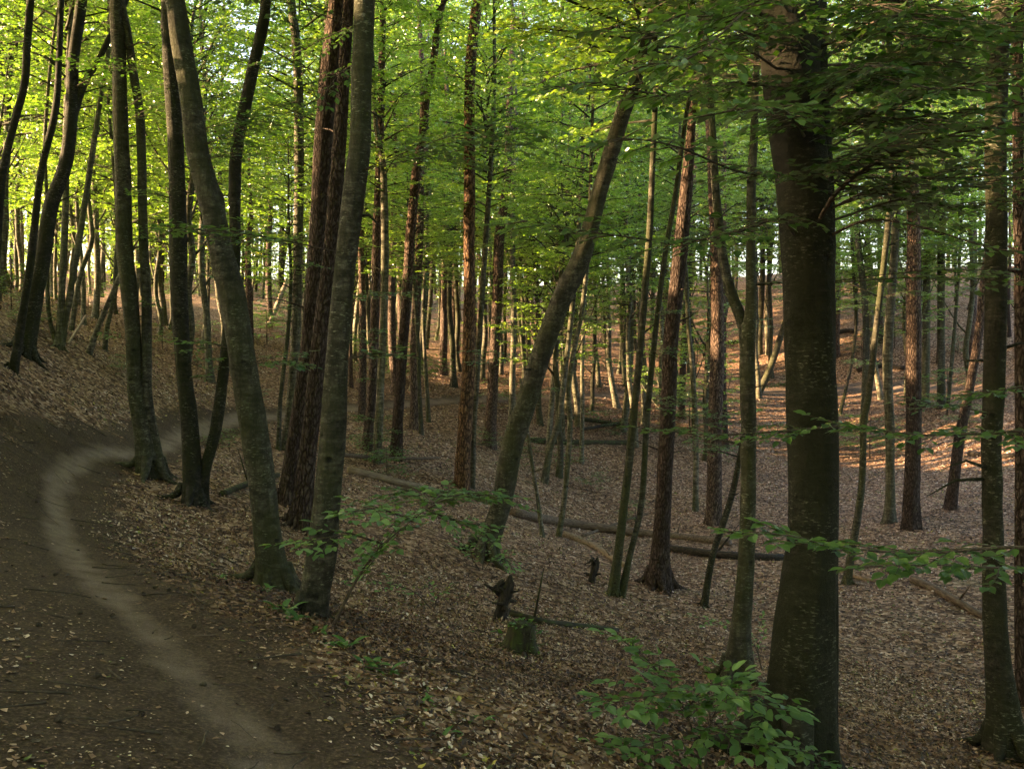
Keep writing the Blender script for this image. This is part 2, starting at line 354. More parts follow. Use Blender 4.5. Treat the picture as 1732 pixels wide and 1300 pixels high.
# ------------------------------------------------------------------ ground and path
th_f = np.linspace(-R(46), R(46), 310)
th_b = np.linspace(R(46), R(314), 130)[1:-1]
th = np.concatenate([th_f, th_b]); nt = len(th)
rr = np.concatenate([[0.05], np.geomspace(.5, 130, 380), np.geomspace(150, 1800, 10)]); nr = len(rr)
X = rr[:, None] * np.sin(th)[None]; Y = rr[:, None] * np.cos(th)[None]
Zg = H(X.ravel(), Y.ravel())
GV = np.stack([X.ravel(), Y.ravel(), Zg], 1)
i, j = np.meshgrid(np.arange(nr - 1), np.arange(nt), indexing='ij')
a_ = (i * nt + j).ravel(); b_ = (i * nt + (j + 1) % nt).ravel()
GF = np.stack([a_, a_ + nt, b_ + nt, b_], 1)[:, ::-1]
gpd, gside = path_dist(X.ravel(), Y.ravel()); grr = np.hypot(GV[:, 0], GV[:, 1])
wobble = (vnoise(GV[:, 0] / .5, GV[:, 1] / .5, 21) - .5) + .8 * (vnoise(GV[:, 0] / .17, GV[:, 1] / .17, 22) - .5)
hw = np.interp(grr, [0, 6, 14, 25, 60], [1.05, 1.05, .75, .7, .75])
hwl = np.interp(grr, [0, 6, 10, 14, 25, 60], [2.6, 2.6, 1.6, 1.1, .8, .7])
half = np.where(gside > 0, hwl, hw)
soil = np.clip(1.25 - gpd / half + wobble * .5, 0, 1)
pw = np.interp(grr, [0, 5, 12, 30, 60], [.17, .13, .13, .30, .6])
trail = np.clip(1.35 - gpd / (pw * 1.15) + wobble * .75, 0, 1)
trail *= np.interp(grr, [0, 4, 7, 10, 30], [.42, .5, .66, .85, 1])
def ground_object(name, mask, label):
    f = GF[mask]; u, inv = np.unique(f, return_inverse=True)
    me = make_mesh(name, GV[u], [inv.reshape(f.shape)], [M['ground']])
    for nm, arr in (('trail', trail), ('soil', soil)):
        a = me.attributes.new(nm, 'FLOAT', 'POINT'); a.data.foreach_set('value', arr[u].astype(np.float32))
    o = link(name, me); tag(o, label, kind='structure'); return o
fp = (gpd[GF] / half[GF]).mean(1) < .8
ground_object('ground', ~fp, 'leaf covered forest floor of the hollow and its slopes')
ground_object('path', fp, 'winding dirt footpath with a pale worn centre')

# ------------------------------------------------------------------ leaf geometry
def leaf_quads(C, D, Nn, L, Wd, fold=.12):
    """two triangles per leaf, folded along the midrib"""
    C = np.asarray(C); S = norm(np.cross(D, Nn)); L = L[:, None]; Wd = Wd[:, None]
    up = norm(np.cross(S, D))
    v = np.stack([C, C + D * L * .5 + S * Wd * .5 + up * Wd * fold, C + D * L, C + D * L * .5 - S * Wd * .5 + up * Wd * fold], 1)
    b = np.arange(len(C))[:, None] * 4
    f = np.stack([b + [0, 1, 2], b + [0, 2, 3]], 1).reshape(-1, 3)
    return v.reshape(-1, 3), f
def tube(P, r, seg=8, lump=0.0, seed=0, flare=0.0, close=True, flare_h=.35, twist=0.0, lump_sc=1.0, bumps=0):
    P = np.asarray(P, float); r = np.asarray(r, float); m = len(P)
    T = norm(np.gradient(P, axis=0)); ref = np.array([1., 0, 0]) if abs(T[:, 0]).mean() < .8 else np.array([0, 0, 1.])
    Uv = norm(ref - (T @ ref)[:, None] * T); Vv = np.cross(T, Uv)
    s = np.concatenate([[0], np.cumsum(np.linalg.norm(np.diff(P, axis=0), axis=1))])
    a = np.arange(seg) / seg * 2 * PI
    aa = a[None, :] + twist * s[:, None]
    rad = np.repeat(r[:, None], seg, 1)
    if lump:
        nx = np.cos(a)[None] * 1.3 + 0 * s[:, None]; ny = np.sin(a)[None] * 1.3 + 0 * s[:, None]
        nn = vnoise(nx * lump_sc + seed * 7.1, ny * lump_sc + s[:, None] * 1.3 * lump_sc, seed) * .6 + vnoise(nx * 2.3 * lump_sc + 3 + seed, ny * 2.3 * lump_sc + s[:, None] * 4.5 * lump_sc, seed + 1) * .4 - .5
        rad = rad * (1 + lump * 2 * nn)
    if bumps:
        rb = np.random.default_rng(seed + 500)
        for _ in range(bumps):
            th0 = rb.uniform(0, 2 * PI); s0 = rb.uniform(.3, s[-1] * .75); aw = rb.uniform(.18, .45); sw = rb.uniform(.04, .14) * (r[0] / .2) ; am = rb.uniform(-.10, .28)
            dth = (a - th0 + PI) % (2 * PI) - PI
            rad = rad * (1 + am * np.exp(-(dth / aw) ** 2)[None] * np.exp(-((s - s0) / sw) ** 2)[:, None])
    if flare:
        k = np.exp(-np.maximum(s - .15, 0) / flare_h)[:, None]
        lob = .55 + .45 * np.cos(5 * a + seed)[None] + .3 * np.cos(3 * a + 2 * seed)[None]
        rad = rad * (1 + flare * k * lob)
    V = P[:, None] + rad[..., None] * (np.cos(aa)[..., None] * Uv[:, None] + np.sin(aa)[..., None] * Vv[:, None])
    V = V.reshape(-1, 3)
    i, j = np.meshgrid(np.arange(m - 1), np.arange(seg), indexing='ij'); i = i.ravel(); j = j.ravel(); j2 = (j + 1) % seg
    Fq = np.stack([i * seg + j, i * seg + j2, (i + 1) * seg + j2, (i + 1) * seg + j], 1)
    if close:
        V = np.vstack([V, P[:1], P[-1:]]); c0 = m * seg; q = np.arange(seg); q2 = (q + 1) % seg
        Ft = np.vstack([np.stack([q2, q, np.full(seg, c0)], 1), np.stack([(m - 1) * seg + q, (m - 1) * seg + q2, np.full(seg, c0 + 1)], 1)])
    else: Ft = np.zeros((0, 3), int)
    return V, Fq, Ft
class Geo:
    def __init__(s): s.V = []; s.Q = []; s.T = []; s.n = 0; s.tq = []; s.tt = []; s.mq = []; s.mt = []
    def add(s, V, Q=None, T=None, m=0, tq=None, tt=None):
        V = np.asarray(V)
        if Q is not None and len(Q): s.Q.append(np.asarray(Q) + s.n); s.mq.append(np.full(len(Q), m)); s.tq.append(np.zeros(len(Q)) if tq is None else tq)
        if T is not None and len(T): s.T.append(np.asarray(T) + s.n); s.mt.append(np.full(len(T), m)); s.tt.append(np.zeros(len(T)) if tt is None else tt)
        s.V.append(V); s.n += len(V)
    def tube(s, P, r, seg=6, m=0, **k):
        V, Q, T = tube(P, r, seg, **k); s.add(V, Q, T, m)
    def leaves(s, C, D, Nn, L, Wd, m=0, tint=None, fold=.12, single=False):
        V, f = leaf_quads(C, D, Nn, L, Wd, fold)
        if single: f = (np.arange(len(C))[:, None] * 4 + [1, 2, 3])
        s.add(V, None, f, m, tt=np.repeat(rng.random(len(C)) if tint is None else tint, 1 if single else 2))
    def mesh(s, name, mats, smooth=True):
        fs = []; mi = []; ti = []
        if s.Q: fs.append(np.vstack(s.Q)); mi += s.mq; ti += s.tq
        if s.T: fs.append(np.vstack(s.T)); mi += s.mt; ti += s.tt
        return make_mesh(name, np.vstack(s.V), fs, mats, smooth, np.concatenate(ti), np.concatenate(mi))

def fan(p, d, length, nleaf, L, W_, flat=.25, seedtint=None):
    """leaves along a flat twig: returns arrays"""
    t = (np.arange(nleaf) + rng.random(nleaf) * .5) / nleaf
    side = np.where(np.arange(nleaf) % 2 == 0, 1.0, -1.0)
    d = norm(d); up = np.array([0, 0, 1.]); s = norm(np.cross(d, up)) if abs(d[2]) < .95 else np.array([1., 0, 0])
    C = p + d * (t * length)[:, None] + rng.normal(0, .012, (nleaf, 3)) + np.array([0, 0, -1]) * (t ** 2 * length * .12)[:, None]
    D = norm(d * (.75 + .5 * rng.random(nleaf))[:, None] + s * (side * (.9 * (1 - t ** 4)))[:, None] + rng.normal(0, .18, (nleaf, 3)))
    D[:, 2] -= .15; D = norm(D)
    Nn = norm(np.array([0, 0, 1.]) + rng.normal(0, flat, (nleaf, 3)))
    Ls = L * (.7 + .5 * rng.random(nleaf)); return C, D, Nn, Ls, Ls * W_

ANCH = {}
def crown_mesh(name, Hc, Rc, nlimb, seed, mats, leafL=.105, dens=1.0, profile='dome', bark=.05):
    global rng
    keep = rng; rng = np.random.default_rng(seed)
    g = Geo(); Cs = []; Ds = []; Ns = []; Ls = []; Ws = []; Ts = []
    for k in range(nlimb):
        u = (k + rng.random()) / nlimb; z0 = u * Hc * .92
        phi = k * 2.399 + rng.normal(0, .35)
        pr = (.55 + .45 * math.sin(PI * min(1, u * .9 + .12))) if profile == 'dome' else (1 - u * .6)
        Lb = Rc * pr * (.65 + .5 * rng.random())
        dirh = np.array([math.cos(phi), math.sin(phi), 0]); rise = .25 + .75 * u + rng.normal(0, .12)
        tt = np.linspace(0, 1, 9)[:, None]
        P = np.array([0, 0, z0]) + dirh * Lb * tt + np.array([0, 0, 1]) * (rise * Lb * (tt - .45 * tt ** 2)) + np.cumsum(rng.normal(0, .035 * Lb / 3, (9, 3)), 0) * tt
        r0 = bark * (.5 + .5 * (1 - u)) * (Lb / Rc)
        g.tube(P, r0 * (1 - .85 * tt[:, 0]), 5, m=1)
        ntw = max(4, int(Lb * 5.2))
        clump = rng.random() 
        for q in range(ntw):
            s = .18 + .82 * (q + rng.random()) / ntw; idx = s * 8; i0 = min(7, int(idx)); p = P[i0] + (P[i0 + 1] - P[i0]) * (idx - i0)
            tl = (.45 + .55 * rng.random()) * (1.15 - .55 * s) * (.45 + Lb * .24)
            ang = (1 if q % 2 else -1) * (.5 + .6 * rng.random()); c_, s_ = math.cos(ang), math.sin(ang)
            d = np.array([dirh[0] * c_ - dirh[1] * s_, dirh[0] * s_ + dirh[1] * c_, rng.normal(.05, .12)])
            e = p + d * tl + np.array([0, 0, -.1 * tl])
            g.tube(np.array([p, (p + e) / 2 + [0, 0, .03], e]), [.008, .006, .003], 3, m=1, close=False)
            # sub fans on both sides of the twig
            nf = 3
            for h in range(nf):
                ss = .25 + .75 * h / (nf - 1) if nf > 1 else .5; pp = p + (e - p) * ss
                a2 = ang + (-1) ** h * .8 * (h < nf - 1); c2, s2 = math.cos(a2), math.sin(a2)
                dd = np.array([dirh[0] * c2 - dirh[1] * s2, dirh[0] * s2 + dirh[1] * c2, rng.normal(0, .1)])
                nl = max(3, int((6 + 5 * rng.random()) * dens))
                C, D, Nn, L_, W_ = fan(pp, dd, tl * (.45 if h < nf - 1 else .35), nl, leafL, .62, .6)
                Cs.append(C); Ds.append(D); Ns.append(Nn); Ls.append(L_); Ws.append(W_); Ts.append(np.clip(.5 * clump + .5 * rng.random(nl), 0, 1))
    g.leaves(np.vstack(Cs), np.vstack(Ds), np.vstack(Ns), np.concatenate(Ls), np.concatenate(Ws), 0, np.concatenate(Ts))
    rng = keep; ANCH[name] = np.vstack(Cs)
    print(name, sum(map(len, Cs)), 'leaves')
    return g.mesh(name, mats)
crowns = [crown_mesh('crown_%d' % k, 10, [3.3, 2.8, 3.6, 3.0][k % 4], [52, 46, 56, 44][k % 4], 50 + k, [M['leaf'], M['beech']], .118, .95) for k in range(4)]
crowns_dense = [crown_mesh('full_crown_%d' % k, 10, 4.2, 46, 60 + k, [M['leaf'], M['beech']], .16, 1.4) for k in range(2)]
crowns_y = []
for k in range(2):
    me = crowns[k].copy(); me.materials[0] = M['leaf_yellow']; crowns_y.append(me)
crowns_small = [crown_mesh('young_crown_%d' % k, 5, 1.7, 30, 90 + k, [M['leaf'], M['beech_young']], .105, .8, 'cone', .03) for k in range(3)]
crowns_small_y = []
for k in range(2):
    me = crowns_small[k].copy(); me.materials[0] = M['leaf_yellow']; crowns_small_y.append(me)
crowns_pine = [crown_mesh('pine_crown_%d' % k, 5, 2.6, 22, 70 + k, [M['leaf'], M['pine_low']], .12, 1.0) for k in range(2)]

# ------------------------------------------------------------------ traced trees
class Tree: pass
heroes = []
def stem_points(px_stem, d, ybase, Htot, lean_y=0.0, step=.25, free=False):
    """pixel polyline at depth d -> metric centre line and radii; runs on upward to Htot"""
    A = np.array(px_stem, float); k = d / F
    P = np.stack([(A[:, 0] - CX) * k, np.full(len(A), d), EYE - (A[:, 1] - HY) * k], 1); r = A[:, 2] * k / 2
    P[:, 1] += lean_y * (P[:, 2] - P[0, 2])
    if not free and P[-1, 2] < Htot + P[0, 2]:
        top = Htot + P[0, 2]; dirv = P[-1] - P[-2]; dirv /= np.linalg.norm(dirv) + 1e-6; cur = P[-1].copy(); rr_ = r[-1]; left = top - cur[2]
        ns = max(2, int(left / 1.2))
        for q in range(ns):
            dirv = norm(dirv * .8 + np.array([rng.normal(0, .06), rng.normal(0, .06), .3])); cur = cur + dirv * (left / ns) / max(.5, dirv[2])
            P = np.vstack([P, cur]); r = np.append(r, rr_ * (1 - .8 * (q + 1) / ns))
    S = smooth_line(np.hstack([P, r[:, None]]), step)
    return S[:, :3], np.maximum(S[:, 3], .006)
def add_tree(stems, label, mat='beech', cat='tree', name='beech_tree', Htot=17, cb=None, group=None, lean=0.0, crown=1, d=None, stubs=None, flare=.5, seg=None, limbs=None, yellow=False, cs=1.0):
    bx, by = stems[0][0][0], stems[0][0][1]
    b = hit(bx, by) if d is None else P3(bx, by, d)
    d0 = b[1]
    t = empty(name, Vector(b), label, cat, group)
    near = d0 < 14; seg = seg or (28 if d0 < 11 else 16 if d0 < 20 else 10); step = .09 if d0 < 11 else .2 if d0 < 20 else .4
    first = None
    if stubs is None: stubs = 5 if d0 < 20 else 3
    for si, st in enumerate(stems):
        dd = d0 + (.0 if si == 0 else .06)
        free = len(st[0]) > 3 and False
        P, r = stem_points(st, dd, by, Htot * (1 if si == 0 else .85), lean if si == 0 else lean, step)
        if si > 0 and abs(st[0][1] - by) > 30:       # a fork higher up: start inside the main stem
            P = P
        else:
            P = np.vstack([P[0] + [0, 0, -.35], P]); r = np.append(r[0] * 1.05, r)
        fl = flare if (si == 0 or abs(st[0][1] - by) <= 30) else 0
        g = Geo(); g.tube(P - b, r, seg, lump=.10 if mat != 'dead' else .2, seed=int(abs(bx)) % 97 + si, flare=fl, flare_h=.22 + .9 * r[0], bumps=(26 if d0 < 13 else 8 if d0 < 20 else 0) if mat != 'dead' else 0, lump_sc=1.0 if mat != 'dead' else 2.2)
        if si == 0: first = (P, r)
        # stubs and dead side twigs
        for q in range(stubs if si == 0 else 0):
            h = rng.uniform(.25, .95) * min(Htot, 9); i0 = np.argmin(abs(P[:, 2] - b[2] - h)); a = rng.uniform(0, 2 * PI); L = rng.uniform(.15, .9) * (1 if mat != 'dead' else .4)
            dv = np.array([math.cos(a), math.sin(a) * .5, rng.uniform(-.1, .45)]); Q0 = P[i0] - b
            g.tube(np.array([Q0, Q0 + dv * (r[i0] + L * .5) + [0, 0, .02], Q0 + dv * (r[i0] + L) + [0, 0, rng.uniform(-.1, .1)]]), [.02, .012, .004], 5)
        for (lp, lw) in (limbs or []) if si == 0 else []:
            g.tube(smooth_line(np.array([P3(x, y, dd + off) - b for x, y, off in lp]), .12), np.linspace(lw[0], lw[1], len(smooth_line(np.array([P3(x, y, dd + off) - b for x, y, off in lp]), .12))), 7, lump=.08, seed=3)
        if si == 0 and d0 < 20:
            a0 = rng.uniform(0, 6.28); nroot = 5
            for q in range(nroot):
                a = a0 + q * 6.28 / nroot + rng.uniform(-.4, .4); rl = r[1] * rng.uniform(1.8, 3.6); tt = np.linspace(.25, 1, 6); cx = P[1] - b
                xs = b[0] + cx[0] + np.cos(a + .25 * tt) * rl * tt; ys = b[1] + cx[1] + np.sin(a + .25 * tt) * rl * tt
                zs = H(xs, ys) + np.array([.30, .12, .045, .015, -.01, -.05]) * (r[1] / .2) - b[2]
                g.tube(np.stack([xs - b[0], ys - b[1], zs], 1), np.array([.42, .34, .26, .2, .15, .08]) * r[1], 8, lump=.15, seed=q)
        o = link('trunk' if si == 0 else 'stem', g.mesh('trunk', [M[mat if d0 < 19 else {'beech': 'beech_far', 'beech_young': 'beech_olive', 'beech_mossy_shade': 'beech', 'pine': 'pine_far'}.get(mat, mat)]]), t)  # distant trunks swap to the lighter, lit bark copies
    P, r = first
    if crown and not (name.startswith('pine') and 18 < d0 < 46 and rng.random() < .6):
        if cb is None: cb = max(5.2, (EYE - b[2]) + 630 * d0 / F + .3) if d0 < 19 else 5.0 + rng.uniform(-.8, 1.2)
        cb = min(cb, Htot - 4)
        i0 = np.argmin(abs(P[:, 2] - b[2] - cb)); me = (crowns_y if yellow else crowns if name.startswith('beech') else crowns_pine)
        if d0 < 13: me = crowns_dense
        me = me[rng.integers(len(me))]
        if name.startswith('pine') and d0 > 18: cb = max(cb, Htot - 6); i0 = np.argmin(abs(P[:, 2] - b[2] - cb))
        c = link('crown', me, t, Vector(P[i0] - b)); c.rotation_euler = (0, 0, rng.uniform(0, 6.28)); s = (Htot - cb) / (10 if name.startswith('beech') else 5) * cs
        s = min(s, .75) if 18 < d0 < 46 else s; w_ = max(s, .75) * (1.2 if d0 < 18 else 1); c.scale = (w_, w_, s)
    T = Tree(); T.obj = t; T.b = b; T.P = P; T.r = r; T.px = bx; heroes.append(T); return T

S = {}
# --- left group
add_tree([[(-28, 600, 15), (-8, 450, 14), (0, 330, 13), (7, 277, 12), (24, 208, 12), (42, 139, 12), (46, 69, 12), (52, 0, 12)]], 'dark slim trunk curving up at the left edge of the view, cut by the frame', 'beech_mossy_shade', crown=1, cb=9)
add_tree([[(22, 630, 15), (31, 573, 14), (45, 487, 12), (55, 415, 12), (69, 294, 11), (93, 190, 11), (100, 104, 10), (104, 0, 9)]], 'slim dark tree on the left bank crossing in front of a thick dark trunk', 'beech_mossy_shade', cb=9)
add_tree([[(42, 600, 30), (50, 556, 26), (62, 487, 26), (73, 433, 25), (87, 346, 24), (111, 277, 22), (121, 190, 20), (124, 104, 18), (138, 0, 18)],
          [(119, 215, 14), (139, 149, 12), (155, 120, 11), (166, 104, 10), (182, 70, 9), (210, 10, 8)]], 'thick dark forked trunk leaning right on the bank at far left', 'beech_mossy_shade', cb=8)
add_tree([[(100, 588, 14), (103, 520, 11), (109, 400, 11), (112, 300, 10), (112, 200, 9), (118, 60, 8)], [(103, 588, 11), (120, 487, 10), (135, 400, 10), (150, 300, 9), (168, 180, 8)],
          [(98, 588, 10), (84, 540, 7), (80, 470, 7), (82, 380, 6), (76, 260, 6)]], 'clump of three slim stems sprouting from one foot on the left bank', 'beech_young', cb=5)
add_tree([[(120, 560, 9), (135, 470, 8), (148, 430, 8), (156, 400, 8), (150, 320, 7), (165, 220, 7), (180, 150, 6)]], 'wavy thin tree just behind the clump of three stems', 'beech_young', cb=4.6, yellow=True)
add_tree([[(150, 598, 10), (165, 555, 9), (186, 505, 8), (202, 468, 8), (212, 440, 7)]], 'thin bare pole leaning steeply right on the left bank', 'beech', crown=0, Htot=3)
add_tree([[(177, 592, 9), (182, 550, 8), (192, 504, 7), (196, 440, 7), (199, 380, 6), (190, 250, 6)]], 'slender upright sapling beside the steeply leaning pole', 'beech_young', cb=4.5, yellow=True)
add_tree([[(257, 806, 44), (250, 780, 36), (242, 729, 28), (229, 660, 25), (225, 573, 25), (218, 487, 27), (211, 420, 27), (208, 312, 26), (204, 208, 24), (201, 87, 22), (196, 0, 20)],
          [(272, 808, 26), (263, 764, 22), (249, 677, 18), (248, 608, 17), (248, 504, 16), (242, 400, 15), (240, 294, 15), (236, 190, 14), (225, 121, 14), (215, 52, 13), (204, 0, 13)]],
         'pair of mossy trunks growing tightly together right beside the path bend', 'beech', cb=10)
add_tree([[(328, 855, 40), (326, 816, 33), (322, 729, 29), (312, 642, 26), (307, 573, 27), (303, 487, 28), (301, 400, 28), (300, 312, 27), (294, 190, 25), (288, 104, 24), (284, 0, 22)],
          [(337, 858, 30), (346, 798, 19), (364, 729, 19), (374, 660, 18), (382, 594, 18), (392, 500, 18), (398, 430, 18), (398, 277, 20), (416, 173, 20), (430, 104, 19), (446, 35, 18), (449, 0, 17)]],
         'tree dividing at the ground in a V, one stem passing behind the leaning trunk', 'beech_mossy_shade', cb=10)
add_tree([[(461, 998, 56), (459, 950, 47), (452, 900, 46), (443, 816, 45), (430, 729, 45), (416, 642, 45), (402, 556, 43), (390, 487, 43), (374, 425, 40), (358, 346, 39), (336, 260, 37), (322, 156, 35), (306, 69, 34), (296, 0, 32)]],
         'stout knobbly trunk leaning left in front of the path, lichen spotted', 'beech', cb=9, stubs=3)
add_tree([[(482, 762, 24), (486, 740, 20), (492, 694, 18), (499, 590, 16), (502, 504, 16), (504, 416, 16), (506, 242, 17), (502, 87, 15), (492, 0, 14)]], 'straight smooth grey trunk left of the two rough pines', 'beech_pale', cb=7.5)
add_tree([[(471, 762, 9), (474, 677, 7), (486, 573, 7), (492, 470, 6), (488, 380, 5)]], 'thin crooked sapling at the foot of the straight smooth grey trunk', 'beech_mossy_shade', cb=4.2, Htot=8)
add_tree([[(498, 755, 16), (510, 600, 13), (524, 450, 12), (531, 350, 12), (540, 250, 11), (546, 160, 10), (552, 50, 10)]], 'slim smooth tree half hidden behind the left rough pine', 'beech_pale', cb=8)
add_tree([[(487, 856, 36), (494, 780, 29), (504, 712, 26), (516, 620, 26), (523, 573, 26), (534, 450, 30), (542, 350, 32), (550, 208, 33), (562, 87, 33), (570, 0, 28)]], 'rough barked pine, left of the close pair', 'pine', name='pine_tree', cb=11, stubs=4)
add_tree([[(511, 898, 40), (517, 800, 31), (527, 712, 29), (541, 573, 27), (556, 450, 25), (566, 350, 25), (576, 208, 23), (584, 87, 21), (590, 0, 19)]], 'rough barked pine wedged between its twin and the smooth trunk at right', 'pine', name='pine_tree', cb=11)
add_tree([[(526, 1040, 50), (533, 1000, 46), (543, 940, 50), (549, 880, 48), (557, 800, 45), (564, 720, 43), (568, 640, 40), (572, 573, 38), (584, 447, 36), (600, 312, 39), (609, 242, 36), (612, 139, 35), (617, 0, 34)]],
         'thick smooth trunk with pale lichen streaks curving up right of the pines', 'beech', cb=10)
# --- centre
add_tree([[(621, 762, 20), (623, 729, 17), (630, 642, 16), (634, 539, 15), (637, 400, 15), (640, 312, 13), (645, 150, 12), (648, 0, 10)]], 'dark brown pine standing against a pale stem right of the thick smooth trunk', 'pine', name='pine_tree', cb=11)
add_tree([[(638, 783, 16), (640, 746, 14), (644, 642, 13), (649, 539, 13), (651, 433, 13), (648, 277, 11), (636, 215, 8), (630, 100, 7)]], 'smooth stem pressed against a dark pine, with leafy sprays round its foot', 'beech', cb=7)
add_tree([[(669, 778, 21), (675, 677, 18), (682, 573, 17), (689, 487, 17), (693, 410, 17), (699, 346, 16), (704, 294, 15), (715, 225, 14), (722, 156, 13), (732, 114, 12), (742, 40, 11)]], 'red barked pine bending gently right in mid distance', 'pine_low', name='pine_tree', cb=12)
add_tree([[(701, 726, 17), (701, 660, 15), (701, 590, 15), (705, 504, 14), (710, 400, 13), (712, 300, 12), (716, 150, 10)]], 'dark pine base with golden light, second behind the bending red pine', 'pine', name='pine_tree', cb=11)
add_tree([[(713, 735, 8), (709, 650, 7), (708, 600, 7), (704, 530, 6), (698, 430, 5)]], 'spindly dark sapling in front of the dark pine base', 'beech_mossy_shade', cb=5, Htot=9)
add_tree([[(725, 714, 8), (722, 660, 7), (718, 590, 6), (716, 520, 6), (722, 400, 5)]], 'spindly upright sapling right of the dark pine base', 'beech_young', cb=5, Htot=10)
add_tree([[(720, 590, 9), (725, 539, 8), (730, 470, 8), (736, 380, 8), (742, 250, 7)]], 'pale lit slim trunk on the slope beyond the path, centre left', 'beech_pale', cb=6, yellow=True)
add_tree([[(749, 634, 14), (751, 556, 13), (753, 452, 12), (756, 330, 11), (758, 200, 10)]], 'straight dark trunk beyond the path left of the shaggy dead pine', 'pine', name='pine_tree', cb=10)
add_tree([[(767, 655, 12), (765, 573, 9), (760, 521, 9), (762, 430, 8), (768, 300, 7)]], 'slim dark beech with a flared foot beside the far path', 'beech_mossy_shade', cb=6)
add_tree([[(781, 826, 29), (787, 712, 24), (793, 608, 22), (794, 504, 20), (793, 400, 19), (794, 312, 20), (794, 208, 18), (796, 104, 18), (806, 17, 17), (815, -30, 15)]], 'shaggy dead pine with peeling orange bark in the middle of the hollow', 'dead', name='dead_pine', crown=0, Htot=14, stubs=10, flare=.15)
add_tree([[(799, 826, 10), (801, 729, 9), (807, 642, 9), (813, 539, 9), (822, 400, 9), (830, 280, 8), (836, 150, 7)]], 'slim smooth tree rising just right of the shaggy dead pine', 'beech_pale', cb=7.5)
add_tree([[(827, 755, 22), (831, 694, 19), (836, 608, 18), (841, 504, 18), (845, 400, 17), (852, 346, 15), (860, 277, 14), (862, 173, 11), (868, 60, 10)],
          [(862, 262, 9), (868, 240, 9), (881, 215, 9), (898, 192, 8), (915, 150, 7)]], 'forked pine with one sunlit flank behind the big leaning trunk', 'pine', name='pine_tree', cb=11)
add_tree([[(865, 724, 12), (867, 640, 10), (869, 539, 10), (867, 400, 9), (872, 250, 8)]], 'smooth slim tree between the forked pine and the big leaning trunk', 'beech', cb=7)
add_tree([[(889, 655, 7), (884, 590, 6), (878, 539, 6), (867, 470, 6), (852, 400, 5), (846, 330, 5)]], 'thin dark tree bowing left beyond the path', 'beech_mossy_shade', cb=6, Htot=11)
add_tree([[(896, 602, 8), (892, 540, 7), (890, 487, 7), (884, 380, 6), (880, 250, 6)]], 'thin dark pole on the far slope left of the big leaning trunk', 'beech', cb=6.5)
add_tree([[(924, 555, 10), (924, 500, 9), (923, 428, 9), (921, 300, 8)]], 'distant red pine on the slope directly behind the big leaning trunk', 'pine_low', name='pine_tree', cb=11)
add_tree([[(936, 660, 13), (939, 560, 12), (941, 487, 12), (944, 417, 12), (948, 300, 11)]], 'straight brown pine partly hidden by the big leaning trunk', 'pine', name='pine_tree', cb=11)
add_tree([[(820, 945, 40), (829, 905, 35), (849, 847, 35), (868, 746, 36), (891, 677, 35), (919, 590, 34), (947, 511, 35), (976, 452, 35), (994, 400, 30), (1013, 329, 28), (1033, 260, 28), (1054, 190, 26), (1071, 149, 24), (1088, 80, 21), (1108, 0, 18)]],
         'big smooth grey trunk leaning far right across the middle of the hollow', 'beech', cb=8.5)
add_tree([[(921, 818, 12), (930, 760, 11), (945, 712, 10), (954, 642, 9), (964, 556, 9), (975, 450, 8), (982, 330, 7)]], 'slim tree crossing another low down, right of the big leaning trunk', 'beech_young', cb=7)
add_tree([[(926, 770, 9), (932, 694, 9), (940, 608, 9), (950, 500, 8), (960, 400, 7)]], 'straight slim tree nearly touching the right side of the big leaning trunk', 'beech', cb=6.5)
add_tree([[(945, 907, 10), (954, 847, 9), (964, 729, 9), (962, 660, 8), (971, 590, 8), (985, 521, 8), (996, 400, 7), (1000, 260, 6)]], 'wavy slender tree rising from behind the long fallen log', 'beech_young', cb=8)
add_tree([[(983, 783, 8), (985, 700, 7), (985, 608, 7), (990, 500, 6), (994, 400, 6)]], 'thin upright pole in mid slope left of the twin dark stems', 'beech', cb=6, Htot=12)
add_tree([[(917, 908, 8), (910, 847, 7), (902, 798, 6), (895, 750, 6), (886, 690, 5), (880, 640, 4)]], 'short crooked sapling beside the wavy slender tree at the log', 'beech_young', crown=0, Htot=3)
add_tree([[(1037, 1007, 18), (1050, 900, 15), (1062, 800, 14), (1072, 700, 13), (1082, 600, 12), (1090, 500, 12), (1098, 400, 11), (1105, 250, 10), (1110, 100, 9)],
          [(1050, 1012, 14), (1065, 940, 10), (1085, 850, 10), (1095, 700, 10), (1110, 550, 9), (1125, 430, 9), (1142, 330, 8), (1160, 200, 7)]], 'twin dark slender stems from one foot in the valley bottom', 'beech_young', cb=8.5)
add_tree([[(1054, 730, 12), (1060, 680, 11), (1066, 600, 11), (1066, 500, 10), (1060, 400, 10), (1052, 250, 8)]], 'straight greenish tree beside the far logs, left of the twin dark stems', 'beech_young', cb=6.5)
add_tree([[(1114, 993, 40), (1118, 920, 30), (1122, 849, 27), (1126, 765, 26), (1131, 674, 26), (1134, 582, 26), (1144, 491, 25), (1151, 420, 25), (1161, 310, 21), (1169, 219, 15), (1174, 164, 14), (1184, 109, 13), (1189, 55, 13), (1187, 0, 12)]],
         'tall pine in the valley bottom with a golden lit patch half way up', 'pine', name='pine_tree', cb=11, stubs=3)
add_tree([[(1153, 708, 12), (1155, 619, 11), (1160, 528, 11), (1167, 418, 10), (1174, 300, 9)]], 'slim orange pine by the far path behind the tall valley pine', 'pine_low', name='pine_tree', cb=11)
add_tree([[(1176, 865, 10), (1177, 747, 9), (1173, 655, 9), (1164, 546, 8), (1160, 460, 7), (1150, 350, 7)]], 'dark slender sapling between two tall pines', 'beech_young', cb=7.5)
